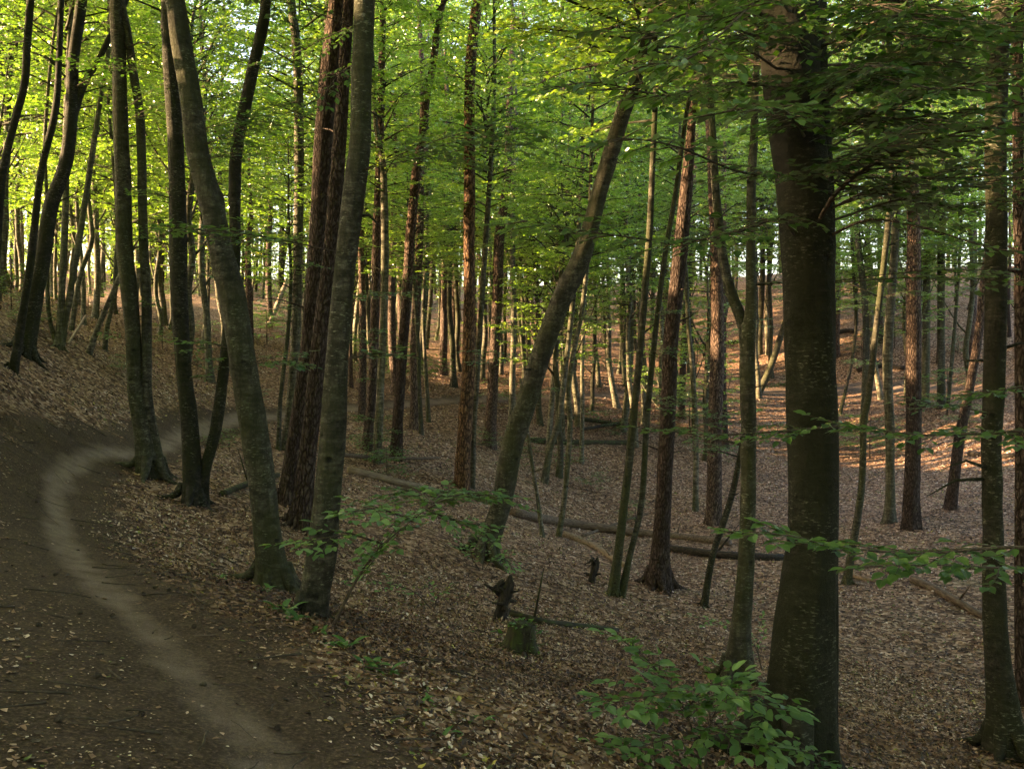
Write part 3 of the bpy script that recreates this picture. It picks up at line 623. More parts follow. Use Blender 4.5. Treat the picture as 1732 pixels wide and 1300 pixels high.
add_tree([[(1206, 888, 28), (1208, 849, 26), (1209, 728, 25), (1213, 619, 24), (1213, 509, 22), (1211, 420, 20), (1206, 310, 18), (1202, 219, 16), (1191, 109, 13), (1185, 0, 11)]], 'tall dark pine left of the forked grey tree', 'pine', name='pine_tree', cb=11)
add_tree([[(1190, 1027, 12), (1205, 940, 11), (1225, 880, 11), (1242, 820, 10), (1256, 740, 8), (1262, 660, 7)]], 'mossy slanting sapling at the foot of the forked grey tree', 'beech_mossy_shade', crown=0, Htot=4.5)
T39 = add_tree([[(1246, 1150, 50), (1253, 1060, 32), (1262, 950, 28), (1265, 849, 26), (1266, 728, 25), (1264, 619, 25), (1266, 560, 25), (1270, 517, 18), (1270, 436, 15), (1271, 310, 15), (1275, 237, 13), (1279, 109, 10), (1284, 0, 8)],
          [(1262, 600, 20), (1258, 555, 20), (1250, 530, 19), (1235, 491, 18), (1224, 444, 16), (1217, 390, 15), (1209, 300, 13), (1204, 200, 11)]], 'grey tree forking like a Y at mid height, left of the huge dark trunk', 'beech', cb=8.5)
add_tree([[(1282, 668, 12), (1304, 619, 11), (1322, 564, 10), (1336, 520, 9)]], 'broken stem leaning right against the huge dark trunk on the far bank', 'beech_mossy_shade', crown=0, Htot=4.2)
add_tree([[(1284, 600, 11), (1285, 564, 10), (1290, 455, 9), (1288, 330, 8)]], 'straight trunk on the far slope just right of the forked grey tree', 'beech_mossy_shade', cb=6.5)
add_tree([[(1299, 600, 8), (1297, 530, 8), (1302, 455, 8), (1306, 330, 7)]], 'thin trunk close beside the straight one on the far slope', 'beech', cb=7)
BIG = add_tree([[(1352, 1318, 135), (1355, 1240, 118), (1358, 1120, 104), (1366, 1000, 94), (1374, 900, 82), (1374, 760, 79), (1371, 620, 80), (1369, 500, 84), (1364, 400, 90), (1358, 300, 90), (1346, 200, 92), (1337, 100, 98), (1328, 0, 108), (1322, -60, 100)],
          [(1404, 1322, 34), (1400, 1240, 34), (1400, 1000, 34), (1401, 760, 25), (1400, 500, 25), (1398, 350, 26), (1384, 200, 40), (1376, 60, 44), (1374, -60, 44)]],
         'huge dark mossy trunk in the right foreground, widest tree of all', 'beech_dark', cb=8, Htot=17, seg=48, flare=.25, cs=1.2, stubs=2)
# --- right
add_tree([[(1461, 715, 12), (1465, 582, 11), (1461, 491, 11), (1452, 418, 10), (1446, 300, 9)]], 'slim dark tree right of the huge trunk, behind a golden lit stem', 'beech_mossy_shade', cb=6.5)
add_tree([[(1432, 988, 14), (1454, 849, 12), (1459, 783, 11), (1461, 710, 11), (1468, 674, 11), (1483, 546, 10), (1498, 418, 10), (1508, 300, 9)]], 'slender tree with a bright golden lit middle, leaning right beside the huge trunk', 'beech', cb=8)
add_tree([[(1503, 884, 22), (1505, 849, 16), (1505, 728, 15), (1501, 619, 16), (1507, 509, 14), (1514, 407, 13), (1517, 328, 12), (1521, 255, 11), (1526, 100, 10)]], 'pale smooth tree with a widened foot left of the reddish pine', 'beech_pale', cb=8, yellow=True)
add_tree([[(1540, 893, 30), (1541, 849, 27), (1545, 728, 25), (1545, 619, 25), (1545, 509, 24), (1546, 400, 22), (1543, 310, 22), (1543, 219, 21), (1541, 60, 18)]], 'straight reddish pine on the right side of the hollow', 'pine_low', name='pine_tree', cb=11)
add_tree([[(1565, 688, 13), (1567, 546, 12), (1567, 418, 12), (1564, 250, 10)]], 'olive tree on the far slope directly right of the reddish pine', 'beech_young', cb=7)
add_tree([[(1592, 690, 14), (1592, 619, 12), (1592, 455, 12), (1594, 320, 10)]], 'dark tree with a yellow lit spot, second right of the reddish pine', 'beech_mossy_shade', cb=7)
add_tree([[(1608, 862, 20), (1611, 838, 18), (1622, 747, 17), (1640, 655, 15), (1655, 564, 14), (1665, 473, 13), (1676, 350, 12)]], 'reddish pine leaning right behind the dark trunk at the right edge', 'pine_low', name='pine_tree', cb=11)
add_tree([[(1704, 1280, 66), (1697, 1200, 48), (1686, 1100, 38), (1682, 1000, 35), (1680, 900, 32), (1677, 765, 31), (1681, 655, 33), (1684, 546, 34), (1685, 418, 34), (1686, 365, 33), (1684, 255, 33), (1688, 100, 32), (1694, 0, 30)]], 'dark mossy trunk in shade at the right edge, second thickest on this side', 'beech_mossy_shade', cb=9, cs=1.3)
add_tree([[(1736, 1195, 30), (1730, 1100, 24), (1728, 950, 22), (1728, 750, 20), (1726, 500, 19), (1722, 250, 17), (1724, 0, 16)]], 'dark trunk half cut off by the right edge of the view', 'pine', name='pine_tree', cb=10)
add_tree([[(1421, 700, 6), (1439, 619, 5), (1448, 546, 5), (1443, 455, 5), (1438, 330, 4)]], 'wiry sapling curving close to the right side of the huge trunk', 'beech_mossy_shade', cb=6, Htot=9)
add_tree([[(1603, 690, 6), (1611, 600, 6), (1622, 455, 5), (1628, 330, 5)]], 'wiry sapling on the slope left of the dark right hand trunk', 'beech_mossy_shade', cb=6, Htot=10)
for T in heroes: print('%5.0f d=%.1f r=%.2f' % (T.px, T.b[1], T.r[3]))

# ------------------------------------------------------------------ other trees of the wood, one by one
def slim_trunk(seed, pine):
    rr_ = np.random.default_rng(seed); Hh = 16; k = 14; z = np.linspace(-.35, Hh, k)
    x = np.cumsum(rr_.normal(0, .08 if not pine else .04, k)) * (z > 0); y = np.cumsum(rr_.normal(0, .08 if not pine else .04, k)) * (z > 0)
    x += rr_.normal(0, .045 if not pine else .02) * z; P = smooth_line(np.stack([x - x[1], y - y[1], z], 1), .45)
    r = np.interp(P[:, 2], [-.4, 0, .5, 8, Hh], [.17, .155, .125, .095, .02]) * (1.25 if pine else 1)
    g = Geo(); g.tube(P, r, 8, lump=.08, seed=seed, flare=.3)
    if not pine:
        for q in range(3 + seed % 3):           # ascending side stems
            i0 = rr_.integers(int(len(P) * .2), int(len(P) * .6)); a = rr_.uniform(0, 6.28); L = rr_.uniform(2, 5)
            tt = np.linspace(0, 1, 6)[:, None]; dv = np.array([math.cos(a), math.sin(a), 0])
            g.tube(P[i0] + dv * tt * L * .45 + np.array([0, 0, 1]) * (tt ** 1.3) * L * .9, np.linspace(.05, .012, 6), 5)
        for q in range(9):
            i0 = rr_.integers(int(len(P) * .1), int(len(P) * .7)); a = rr_.uniform(0, 6.28); L = rr_.uniform(.4, 1.8); dv = np.array([math.cos(a), math.sin(a), rr_.uniform(.1, .9)])
            g.tube(np.array([P[i0], P[i0] + dv * L * .5, P[i0] + dv * L + [0, 0, .1]]), [.018, .011, .004], 3, close=False)
    else:
        for q in range(14):
            i0 = rr_.integers(int(len(P) * .3), int(len(P) * .9)); a = rr_.uniform(0, 6.28); L = rr_.uniform(.3, 1.3); dv = np.array([math.cos(a), math.sin(a), rr_.uniform(-.2, .3)])
            g.tube(np.array([P[i0], P[i0] + dv * L * .5, P[i0] + dv * L]), [.022, .014, .005], 4)
    return g, P
slim = []
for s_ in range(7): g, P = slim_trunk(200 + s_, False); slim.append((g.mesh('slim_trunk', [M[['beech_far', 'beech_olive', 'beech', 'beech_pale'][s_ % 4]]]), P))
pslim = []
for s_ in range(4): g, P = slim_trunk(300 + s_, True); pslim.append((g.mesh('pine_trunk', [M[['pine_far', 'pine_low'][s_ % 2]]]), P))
marks = [(30, 'the dark leaning trunks'), (105, 'the triple stemmed clump'), (225, 'the mossy pair'), (305, 'the V shaped tree'),
         (400, 'the stout leaning trunk'), (500, 'the smooth grey trunk'), (560, 'the two rough pines'), (640, 'the pale stemmed pine'), (700, 'the bending red pine'),
         (794, 'the shaggy dead pine'), (850, 'the forked pine'), (940, 'the big leaning trunk'), (1085, 'the twin dark stems'), (1135, 'the tall valley pine'),
         (1210, 'the tall dark pine'), (1266, 'the Y shaped grey tree'), (1370, 'the huge dark trunk'), (1510, 'the pale smooth tree'), (1545, 'the reddish pine'), (1625, 'the right leaning pine'), (1684, 'the dark right edge trunk')]
placed = [(T.b[0], T.b[1]) for T in heroes]
used_labels = {}
def fill_tree(x, y, pine, small, yel=False):
    z = float(H(np.array([x]), np.array([y]))[0]); px = CX + x / y * F
    lx, lm = min(marks, key=lambda m: abs(m[0] - px)); side = 'just left of' if px < lx - 6 else 'just right of' if px > lx + 6 else 'straight behind'
    dist = 'by the far path' if path_dist(x, y)[0][0] < 3.5 else 'in the hollow' if y < 34 and x > -4 else 'on the left rise' if x < -6 and y < 45 else 'beyond the path' if y < 62 else 'high on the far slope' if x > 5 else 'deep in the bright wood'
    if pine: mt, P = pslim[rng.integers(len(pslim))]
    else: mt, P = slim[rng.integers(len(slim))]
    s = rng.uniform(.8, 1.2) * (.62 if small else 1) * (1.42 if (y > 46 and x > -14 and not small) else 1.15 if y > 46 else 1)
    w = rng.uniform(.8, 1.25) * (.75 if small else 1)
    word = 'straight pine' if pine else 'young beech' if small else 'slim beech' if w < 1.02 else 'stout beech'
    lab = '%s %s, %s %s' % (word, dist, side, lm)
    t = empty('pine_tree' if pine else 'beech_tree', (x, y, z), lab, 'tree', 'trees filling the wood behind')
    used_labels.setdefault(lab, []).append(t)
    rot = rng.uniform(0, 6.28)
    o = link('trunk', mt, t); o.rotation_euler = (0, 0, rot); o.scale = (w, w, s)
    cb = (rng.uniform(10, 11) if pine else rng.uniform(2.2, 4.0) if small else rng.uniform(3.4, 6.5) + (1.8 if y > 42 and px > 480 else 0))
    i0 = np.argmin(abs(P[:, 2] * s - cb)); q = P[i0] * [w, w, s]; c_, s_ = math.cos(rot), math.sin(rot)
    me = (crowns_pine if pine else crowns_small_y if small and yel else crowns_small if small else crowns_y if yel else crowns); me = me[rng.integers(len(me))]
    if pine and y < 50 and rng.random() < .5: placed.append((x, y)); return
    c = link('crown', me, t, (q[0] * c_ - q[1] * s_, q[0] * s_ + q[1] * c_, q[2])); c.rotation_euler = (0, 0, rng.uniform(0, 6.28))
    k = (16.5 * s - cb) / (5 if (pine or small) else 10); k = max(k, .6)
    if y < 45 and x > -6 and not pine: k = min(k, .8)
    w2 = min(k, 1.5) * (.85 if y > 40 else 1); c.scale = (w2, w2, k)
    placed.append((x, y))
cnt = 0
def try_place(n_, rng_d, pxr, pine_p, small_p, mind, yel_p):
    global cnt
    m = 0; tries = 0
    while m < n_ and tries < n_ * 60:
        tries += 1
        y = math.sqrt(rng.uniform(rng_d[0] ** 2, rng_d[1] ** 2)); px = rng.uniform(*pxr); x = (px - CX) / F * y
        if path_dist(x, y)[0][0] < 1.3: continue
        if min((x - a) ** 2 + (y - b) ** 2 for a, b in placed) < mind ** 2: continue
        fill_tree(x, y, rng.random() < pine_p, rng.random() < small_p, rng.random() < yel_p); m += 1; cnt += 1
try_place(27, (22, 42), (-60, 420), .1, .5, 1.6, .5)
try_place(16, (40, 70), (-60, 560), .05, .25, 1.8, .6)
try_place(20, (28, 45), (560, 1250), .2, .6, 1.6, .3)
try_place(50, (44, 66), (520, 1300), .12, .15, 1.7, .4)
try_place(32, (36, 62), (1300, 1790), .3, .35, 1.8, .3)
try_place(44, (66, 92), (250, 1780), .3, .2, 1.9, .35)
try_place(22, (58, 92), (-60, 720), 0, .6, 1.6, .9)
for _ in range(6):
    try_place(1, (28, 46), (540, 1180), 0, 0, 1.5, .2)
try_place(16, (68, 90), (1120, 1770), .2, .2, 1.6, .2)
try_place(10, (36, 54), (620, 1320), .1, 0, 1.5, .2)
print('fill trees', cnt)

# ------------------------------------------------------------------ unseen woodland round the view (one mass), thickened to shade the foreground
def woodland():
    g = Geo(); rg = np.random.default_rng(5); anchors = ANCH['full_crown_0']
    spots = []
    for _ in range(2600):
        a = rg.uniform(-PI, PI); d = math.sqrt(rg.uniform(7 ** 2, 48 ** 2)); x, y = d * math.sin(a), d * math.cos(a)
        if y > 0 and abs(x) < y * .68 + 2.5: continue
        if path_dist(x, y)[0][0] < 1.8: continue
        if all((x - p) ** 2 + (y - q) ** 2 > 4.2 ** 2 for p, q in spots): spots.append((x, y))
    # a band farther left, between the view and the sun
    for _ in range(40):
        y = rg.uniform(25, 95); x = -y * .66 - rg.uniform(3, 30)
        if all((x - p) ** 2 + (y - q) ** 2 > 6.5 ** 2 for p, q in spots): spots.append((x, y))
    spots = spots[:170]; print('near')
    for (x, y) in spots:
        z = float(H(np.array([x]), np.array([y]))[0]); s = rg.uniform(.8, 1.15)
        P = np.array([[x, y, z - .3], [x + rg.normal(0, .2), y, z + 3], [x + rg.normal(0, .4), y + rg.normal(0, .4), z + 8], [x, y, z + 15]])
        g.tube(P, [.18 * s, .13 * s, .1 * s, .03], 7, m=1)
        k = 3600 if math.hypot(x, y) < 24 else 900; A = anchors[rg.integers(len(anchors), size=k)]; rot = rg.uniform(0, 6.28); c_, s_ = math.cos(rot), math.sin(rot)
        C = np.stack([A[:, 0] * c_ - A[:, 1] * s_, A[:, 0] * s_ + A[:, 1] * c_, A[:, 2]], 1) * [1.2, 1.2, 1.1] + [x, y, z + (rg.uniform(1.5, 4) if x < 0 else rg.uniform(4, 6))]  # left crowns hung low so the low sun is blocked
        D = norm(rg.normal(0, 1, (k, 3)) * [1, 1, .3]); Nn = norm(np.array([0, 0, 1]) + rg.normal(0, .4, (k, 3)))
        L = rg.uniform(.2, .42, k); ok = ~((C[:, 1] > 0) & (abs(C[:, 0]) < C[:, 1] * .63 + .4)); g.leaves(C[ok], D[ok], Nn[ok], L[ok] * 1.25, L[ok] * .85, 0, single=True)
    o = link('woodland', g.mesh('woodland', [M['leaf'], M['beech']])); tag(o, 'unseen trees of the wood beyond the edges of the view, thickened to shade the foreground', 'woodland', kind='stuff')
    print('woodland', len(spots))
woodland()
def far_wood():
    g = Geo(); rg = np.random.default_rng(15); n_ = 0
    for _ in range(230):
        a = R(rg.uniform(-41, 41) if _ < 130 else rg.uniform(-41, -5)); d = rg.uniform(94, 135); x, y = d * math.sin(a), d * math.cos(a); z = float(H(np.array([x]), np.array([y]))[0])
        s = rg.uniform(.8, 1.3); g.tube([[x, y, z - .3], [x + rg.normal(0, .3), y, z + 6], [x + rg.normal(0, .5), y, z + 24]], [.22 * s, .17 * s, .04], 6, m=1)
        k = 560; ph = rg.uniform(0, 6.28, k); h = rg.uniform(0, 1, k) ** 1.2 * 25 + .4 ; rad = rg.random(k) ** .5 * 4.5
        h = np.round(h / 1.3) * 1.3 + rg.normal(0, .16, k) + rg.uniform(-.5, .5)
        C = np.stack([x + rad * np.cos(ph), y + rad * np.sin(ph), z + h], 1); D = norm(rg.normal(0, 1, (k, 3)) * [1, 1, .3]); Nn = norm(np.array([0, 0, 1]) + rg.normal(0, .6, (k, 3)))
        L = rg.uniform(.25, .5, k); g.leaves(C, D, Nn, L, L * .7, 0)
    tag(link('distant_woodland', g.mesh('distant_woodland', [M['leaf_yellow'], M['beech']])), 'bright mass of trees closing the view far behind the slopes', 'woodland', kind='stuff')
far_wood()

# ------------------------------------------------------------------ leaf litter
def litter(name, label, n_, r0, r1, power, size, mat, extra, simple_=False):
    u = rng.random(n_)
    e = 2 - power
    r = (r0 ** e + u * (r1 ** e - r0 ** e)) ** (1 / e); a = rng.uniform(-R(39), R(39), n_)
    x = r * np.sin(a); y = r * np.cos(a)
    pd, sd_ = path_dist(x, y); hwr = np.interp(r, [0, 6, 14, 25, 60], [1.05, 1.05, .75, .55, .5]); hl = np.interp(r, [0, 6, 10, 14, 25, 60], [2.6, 2.6, 1.6, 1.1, .8, .7])
    q = pd / np.where(sd_ > 0, hl, hwr); clus = vnoise(x / .6, y / .6, 31)
    keep = rng.random(n_) < np.clip((q - .25) * 1.15 + (clus - .5) * .5 + extra, .03 + extra * .4, 1) * np.where(pd < .3, .25, 1) * np.clip(.25 + 1.9 * vnoise(x / 1.9 + 7, y / 1.9, 61) * (.5 + vnoise(x / .5, y / .5, 62)), .15, 1)
    x, y, r, q = x[keep], y[keep], r[keep], q[keep]; m = len(x)
    e_ = .12; z = H(x, y); gx = (H0(x + e_, y) - H0(x - e_, y)) / (2 * e_); gy = (H0(x, y + e_) - H0(x, y - e_)) / (2 * e_)
    tilt = np.clip(q, .15, 1)[:, None] * .42
    Nn = norm(np.stack([-gx, -gy, np.ones(m)], 1) + rng.normal(0, 1, (m, 3)) * tilt)
    D = rng.normal(0, 1, (m, 3)); D = norm(D - (D * Nn).sum(1)[:, None] * Nn)
    L = size * rng.uniform(.6, 1.25, m) * np.interp(r, [0, 10, 25, 45], [1, 1.05, 1.5, 2.1])
    C = np.stack([x, y, z + .004 + rng.random(m) ** 2 * .03 * np.clip(q, .1, 1)], 1) - D * L[:, None] * .5
    Wd = L * rng.uniform(.45, .75, m)
    patch = .6 * vnoise(x / 2.4, y / 2.4, 41) + .4 * vnoise(x / .7, y / .7, 42)
    tint = np.clip(rng.random(m) * np.clip(.35 + 1.15 * patch, .4, 1.05), 0, 1); tint = np.where(rng.random(m) < .006, .99, tint)
    if simple_:
        V, f = leaf_quads(C, D, Nn, L, Wd, .15); o = link(name, make_mesh(name, V, [f], [mat], False, np.repeat(tint, 2))); return tag(o, label, 'leaves', kind='stuff')
    S_ = norm(np.cross(D, Nn)); up = np.cross(S_, D); fold = rng.uniform(-.25, .35, m)[:, None]; curl = rng.uniform(-.05, .3, m)[:, None]
    l = L[:, None]; w = Wd[:, None]
    V = np.stack([C, C + D * l * .35 + S_ * w * .5 + up * w * fold, C + D * l * .35 - S_ * w * .5 + up * w * fold, C + D * l * .35 - up * l * .02,
                  C + D * l * .75 + S_ * w * .3 + up * (w * fold * .6 + l * curl * .3), C + D * l * .75 - S_ * w * .3 + up * (w * fold * .6 + l * curl * .3), C + D * l + up * l * curl], 1).reshape(-1, 3)
    b = np.arange(m)[:, None] * 7
    fq = np.vstack([b + [3, 1, 4, 6], b + [3, 6, 5, 2]]); ft = np.vstack([b + [0, 1, 3], b + [0, 3, 2]])
    me = make_mesh(name, V, [fq, ft], [mat], False, np.concatenate([tint] * 4))
    o = link(name, me); tag(o, label, 'leaves', kind='stuff'); print(name, m)
m_, t_ = newmat('dead_leaf')
at = N(t_, 'ShaderNodeAttribute'); at.attribute_name = 'tint'
colr = ramp(t_, [(0, (.018, .011, .007)), (.25, (.055, .030, .019)), (.45, (.14, .072, .040)), (.68, (.26, .150, .088)), (.88, (.45, .32, .23)), (.97, (.62, .51, .42)), (.985, (.42, .33, .06)), (1, (.10, .13, .03))], at.outputs['Fac']).outputs[0]
finish(t_, colr, .6, None, spec=.4); M['dead_leaf'] = m_
litter('leaf_litter', 'brown and tan fallen leaves carpeting the slopes of the hollow', 135000, 2.2, 13, .9, .037, M['dead_leaf'], 0)
litter('leaf_litter', 'fallen leaves thinning into the distance of the hollow', 190000, 13, 50, 1.1, .046, M['dead_leaf'], 0, simple_=True)
litter('leaf_crumbs', 'small leaf crumbs scattered over the dirt of the path', 60000, 2.2, 12, .9, .016, M['dead_leaf'], .5, simple_=True)
def twigs():
    g = Geo(); rg = np.random.default_rng(77); k = 900
    for _ in range(k):
        d = rg.uniform(3, 24) ; a = rg.uniform(-R(36), R(36)); x, y = d * math.sin(a), d * math.cos(a)
        an = rg.uniform(0, 6.28); L = rg.uniform(.06, .3) * (1 + d * .08); tt = np.linspace(-.5, .5, 4)
        xs = x + np.cos(an) * tt * L + rg.normal(0, .008, 4); ys = y + np.sin(an) * tt * L + rg.normal(0, .008, 4)
        g.tube(np.stack([xs, ys, H(xs, ys) + .02 + rg.uniform(0, .015)], 1), np.linspace(.005, .002, 4) * rg.uniform(.7, 1.6), 4)
    tag(link('twig_litter', g.mesh('twig_litter', [M['twig']])), 'small dry twigs strewn over the leaves and path', 'twigs', kind='stuff')
twigs()

# ------------------------------------------------------------------ pine cones on the path
def cone_mesh():
    g = Geo(); tt = np.linspace(0, 1, 7); g.tube(np.stack([tt * 0, tt * 0, tt * .055], 1), np.array([.004, .014, .017, .016, .012, .008, .002]), 8)
    for k in range(42):
        t = .08 + .86 * k / 42; a = k * 2.399; rad = np.interp(t, [0, .3, 1], [.013, .017, .004]); o_ = rad + .008 * (1 - t * .5)
        c = np.array([math.cos(a), math.sin(a), 0]); s = np.array([-c[1], c[0], 0]); z = np.array([0, 0, t * .055])
        g.add(np.array([c * rad * .8 + z - s * .005, c * rad * .8 + z + s * .005, c * o_ + z + s * .004 + [0, 0, .006], c * o_ + z - s * .004 + [0, 0, .006], c * o_ * 1.05 + z + [0, 0, .003]]), [[0, 1, 2, 3]], [[3, 2, 4]])
    return g.mesh('pine_cone', [M['twig']], False)
cm = cone_mesh()
for px, py in [(375, 1068), (192, 1043), (130, 1040), (300, 1000), (210, 910), (248, 1010), (258, 998), (285, 1002), (205, 935), (140, 890), (300, 925), (330, 1060), (90, 975), (60, 1060), (430, 1130), (160, 1150), (350, 1160),
               (500, 1160), (570, 1190), (240, 1210), (100, 1225), (640, 1240), (470, 1235), (545, 1085), (220, 870), (180, 905), (270, 955), (40, 920), (60, 850), (385, 1020)]:
    p = hit(px, py); o = link('pine_cone', cm, None, Vector(p) + Vector((0, 0, .010))); o.scale = (.65,) * 3; o.rotation_euler = (R(80 + rng.uniform(-20, 20)), rng.uniform(0, 6), rng.uniform(0, 6.28))
    tag(o, 'small dark pine cone lying on the trodden dirt of the path', 'pine cone', 'pine cones scattered on the path')

# ------------------------------------------------------------------ fallen logs, stump, roots
def log(pts, w0, w1, label, mat='log', name='fallen_log', cat='log', lift=.3, seg=12, stubs=2, ends=None):
    base = [hit(x, y) for x, y in pts]; P = np.array(base); 
    r0 = w0 / F * P[0, 1] / 2; r1 = w1 / F * P[-1, 1] / 2
    P[:, 2] += np.linspace(r0, r1, len(P)) * lift * 2
    if ends: P[0, 2] += ends[0]; P[-1, 2] += ends[1]
    P = smooth_line(P, .15 if P[0, 1] < 20 else .4); r = np.linspace(r0, r1, len(P))
    # local frame: z runs along the log
    zax = norm(P[-1] - P[0]); xax = norm(np.cross([0, 0, 1.], zax)) if abs(zax[2]) < .95 else np.array([1., 0, 0]); yax = np.cross(zax, xax); Rm = np.stack([xax, yax, zax], 1)
    g = Geo(); Q = (P - P[0]) @ Rm; g.tube(Q, r, seg, lump=.13, seed=int(pts[0][0]) % 50)
    for q in range(stubs):
        i0 = rng.integers(2, len(Q) - 2) if len(Q) > 5 else 1; dv = norm(np.array([rng.normal(0, .4), 1 if rng.random() < .75 else -.3, rng.uniform(-.5, .9)])); L = rng.uniform(.2, .7) * (1 if P[0, 1] < 20 else 1.6)
        g.tube(np.array([Q[i0], Q[i0] + dv * L * .5, Q[i0] + dv * L]), [r[i0] * .35, r[i0] * .25, .006], 5)
    o = link(name, g.mesh(name, [M[mat]])); o.matrix_world = Matrix.Translation(Vector(P[0])) @ Matrix(Rm.tolist()).to_4x4()
    return tag(o, label, cat, 'fallen wood in the hollow')
log([(588, 800), (660, 818), (745, 838)], 16, 13, 'pale barkless log sloping down from behind the thick smooth trunk', 'log_pale')
log([(868, 872), (960, 890), (1100, 908), (1235, 922)], 17, 14, 'long brown log lying across the valley bottom', 'log')
log([(1130, 932), (1230, 944), (1325, 948)], 15, 14, 'dark brown log running behind the Y shaped grey tree', 'log_dark')
log([(955, 908), (1000, 925), (1040, 950), (1066, 962)], 13, 9, 'pale curved branch wood below the long brown log', 'log_pale')
log([(572, 790), (640, 786), (690, 784), (745, 782)], 8, 4, 'grey dead branch lying level beside the leafy sprays', 'log', 'fallen_branch', 'branch', lift=1.6, seg=7, ends=(.12, .02))
log([(376, 840), (420, 822), (470, 806)], 12, 9, 'mossy dark log behind the stout left leaning trunk', 'log_moss')
log([(895, 748), (980, 752), (1075, 752)], 10, 9, 'mossy level log on the far side of the hollow', 'log_moss')
log([(945, 708), (1010, 716), (1075, 726)], 9, 8, 'mossy log slanting below the far path', 'log_moss')
log([(985, 738), (1025, 730), (1060, 724)], 6, 5, 'thin dark branch bridging the two mossy far logs', 'log_dark', 'fallen_branch', 'branch', lift=2.0)
log([(1545, 985), (1600, 1012), (1665, 1048)], 15, 12, 'grey bare log in deep shade at right', 'log')
log([(1440, 975), (1480, 985), (1530, 978)], 9, 7, 'rust coloured broken branch on the shaded right slope', 'log_pale', 'fallen_branch', 'branch')
log([(1178, 592), (1215, 584), (1250, 580)], 8, 6, 'short dark log on the sunlit far slope', 'log_dark')
log([(1412, 566), (1440, 562), (1475, 570)], 8, 7, 'dark log on the far slope right of the huge trunk', 'log_dark')
log([(1450, 630), (1490, 622), (1530, 626)], 9, 8, 'dark log beside the pale smooth tree', 'log_dark')
log([(1640, 770), (1690, 775), (1732, 770)], 10, 8, 'dark log behind the dark trunk at the right edge', 'log_dark')
log([(455, 560), (485, 530)], 9, 7, 'pale broken trunk propped up on the slope behind the straight grey trunk', 'log_pale', lift=1, ends=(0, 2.2))
log([(115, 585), (145, 560)], 5, 4, 'sunlit slanting dead branch on the left bank', 'log_pale', 'fallen_branch', 'branch', ends=(0, .5), stubs=1)
log([(855, 1040), (920, 1056), (990, 1062), (1045, 1068)], 15, 7, 'moss topped log reaching right from the torn root plate', 'log_moss')
log([(985, 908), (1080, 875), (1120, 866)], 5, 4, 'thin stick lying beyond the long brown log', 'log', 'fallen_branch', 'branch')
log([(330, 1085), (350, 1080), (366, 1078)], 4, 2, 'short curved grey stick on the path', 'log', 'fallen_branch', 'branch', lift=1.5, seg=6, stubs=1)
log([(980, 1238), (1040, 1262), (1085, 1275)], 8, 4, 'thin brown stick among leaves near the foreground sapling', 'log', 'fallen_branch', 'branch', seg=7, stubs=1)
log([(885, 1105), (900, 1130), (935, 1150)], 7, 3, 'small black branch below the mossy stump', 'log_dark', 'fallen_branch', 'branch', seg=7)

b = hit(880, 1100); st = empty('tree_stump', Vector(b), 'low mossy stump with greenery in the hollow', 'stump')
g = Geo(); hS = .27; zz = np.array([-.15, 0, .08, .16, .22, hS, hS + .005, hS - .03]); g.tube(np.stack([zz * .1, zz * 0, zz], 1), np.array([.20, .18, .15, .14, .138, .14, .12, .02]), 26, lump=.14, seed=4, flare=.35, flare_h=.15)
link('stump_wood', g.mesh('stump_wood', [M['log_moss']]), st)
g = Geo(); k = 260; a = rng.uniform(0, 6.28, k); rad = rng.uniform(0, .15, k) ** .8 * .75 + .04; zt = np.where(rad < .13, hS + .01, rng.uniform(.05, hS, k)); rad = np.where(rng.random(k) < .5, rad, .155); zt = np.where(rad > .15, rng.uniform(.03, hS, k), zt)
C = np.stack([np.cos(a) * rad + .03, np.sin(a) * rad, zt], 1); D = norm(np.stack([np.cos(a), np.sin(a), rng.uniform(0, .8, k)], 1)); g.leaves(C, D, norm(rng.normal(0, .5, (k, 3)) + [0, 0, 1]), rng.uniform(.010, .024, k), rng.uniform(.010, .02, k))
link('moss', g.mesh('moss', [M['moss']]), st)['kind'] = 'stuff'
g = Geo(); k = 60; a = rng.uniform(0, 6.28, k); rad = rng.uniform(.05, .26, k); C = np.stack([np.cos(a) * rad, np.sin(a) * rad, np.where(rad < .15, .28, rng.uniform(.02, .2, k))], 1); D = norm(np.stack([np.cos(a), np.sin(a), rng.uniform(-.2, .5, k)], 1))
g.leaves(C, D, norm(rng.normal(0, .4, (k, 3)) + [0, 0, 1]), rng.uniform(.04, .08, k), rng.uniform(.03, .05, k)); link('seedlings', g.mesh('seedlings', [M['leaf_low']]), st)['kind'] = 'stuff'
def root_mass(px, py, sc_, label):
    b = hit(px, py); t = empty('root_plate', Vector(b), label, 'uprooted stump')
    g = Geo(); z = np.array([-.1, .05, .2, .35, .5, .62]) * sc_; g.tube(np.stack([np.array([-.02, 0, .03, .08, .14, .16]) * sc_, z * 0, z], 1), np.array([.12, .09, .07, .10, .07, .02]) * sc_, 18, lump=.35, seed=8, lump_sc=3)
    link('core', g.mesh('core', [M['log_dark']]), t)
    for k in range(12):
        a = rng.uniform(0, 6.28); h = rng.uniform(.1, .6) * sc_; L = rng.uniform(.15, .42) * sc_; p = np.array([.05 * sc_, 0, h]); Q = [p]; d = np.array([math.cos(a), math.sin(a), rng.uniform(-.4, 1.8)])
        for q in range(5): d = norm(d + rng.normal(0, .4, 3) + [0, 0, -.05]); Q.append(Q[-1] + d * L / 5)
        g = Geo(); g.tube(smooth_line(np.array(Q), .03), np.linspace(.05, .008, len(smooth_line(np.array(Q), .03))) * sc_, 7, lump=.2, seed=k); link('root', g.mesh('root', [M['log_dark']]), t)
root_mass(845, 1045, .85, 'torn black root plate standing in the leaves below the leaning trunk')
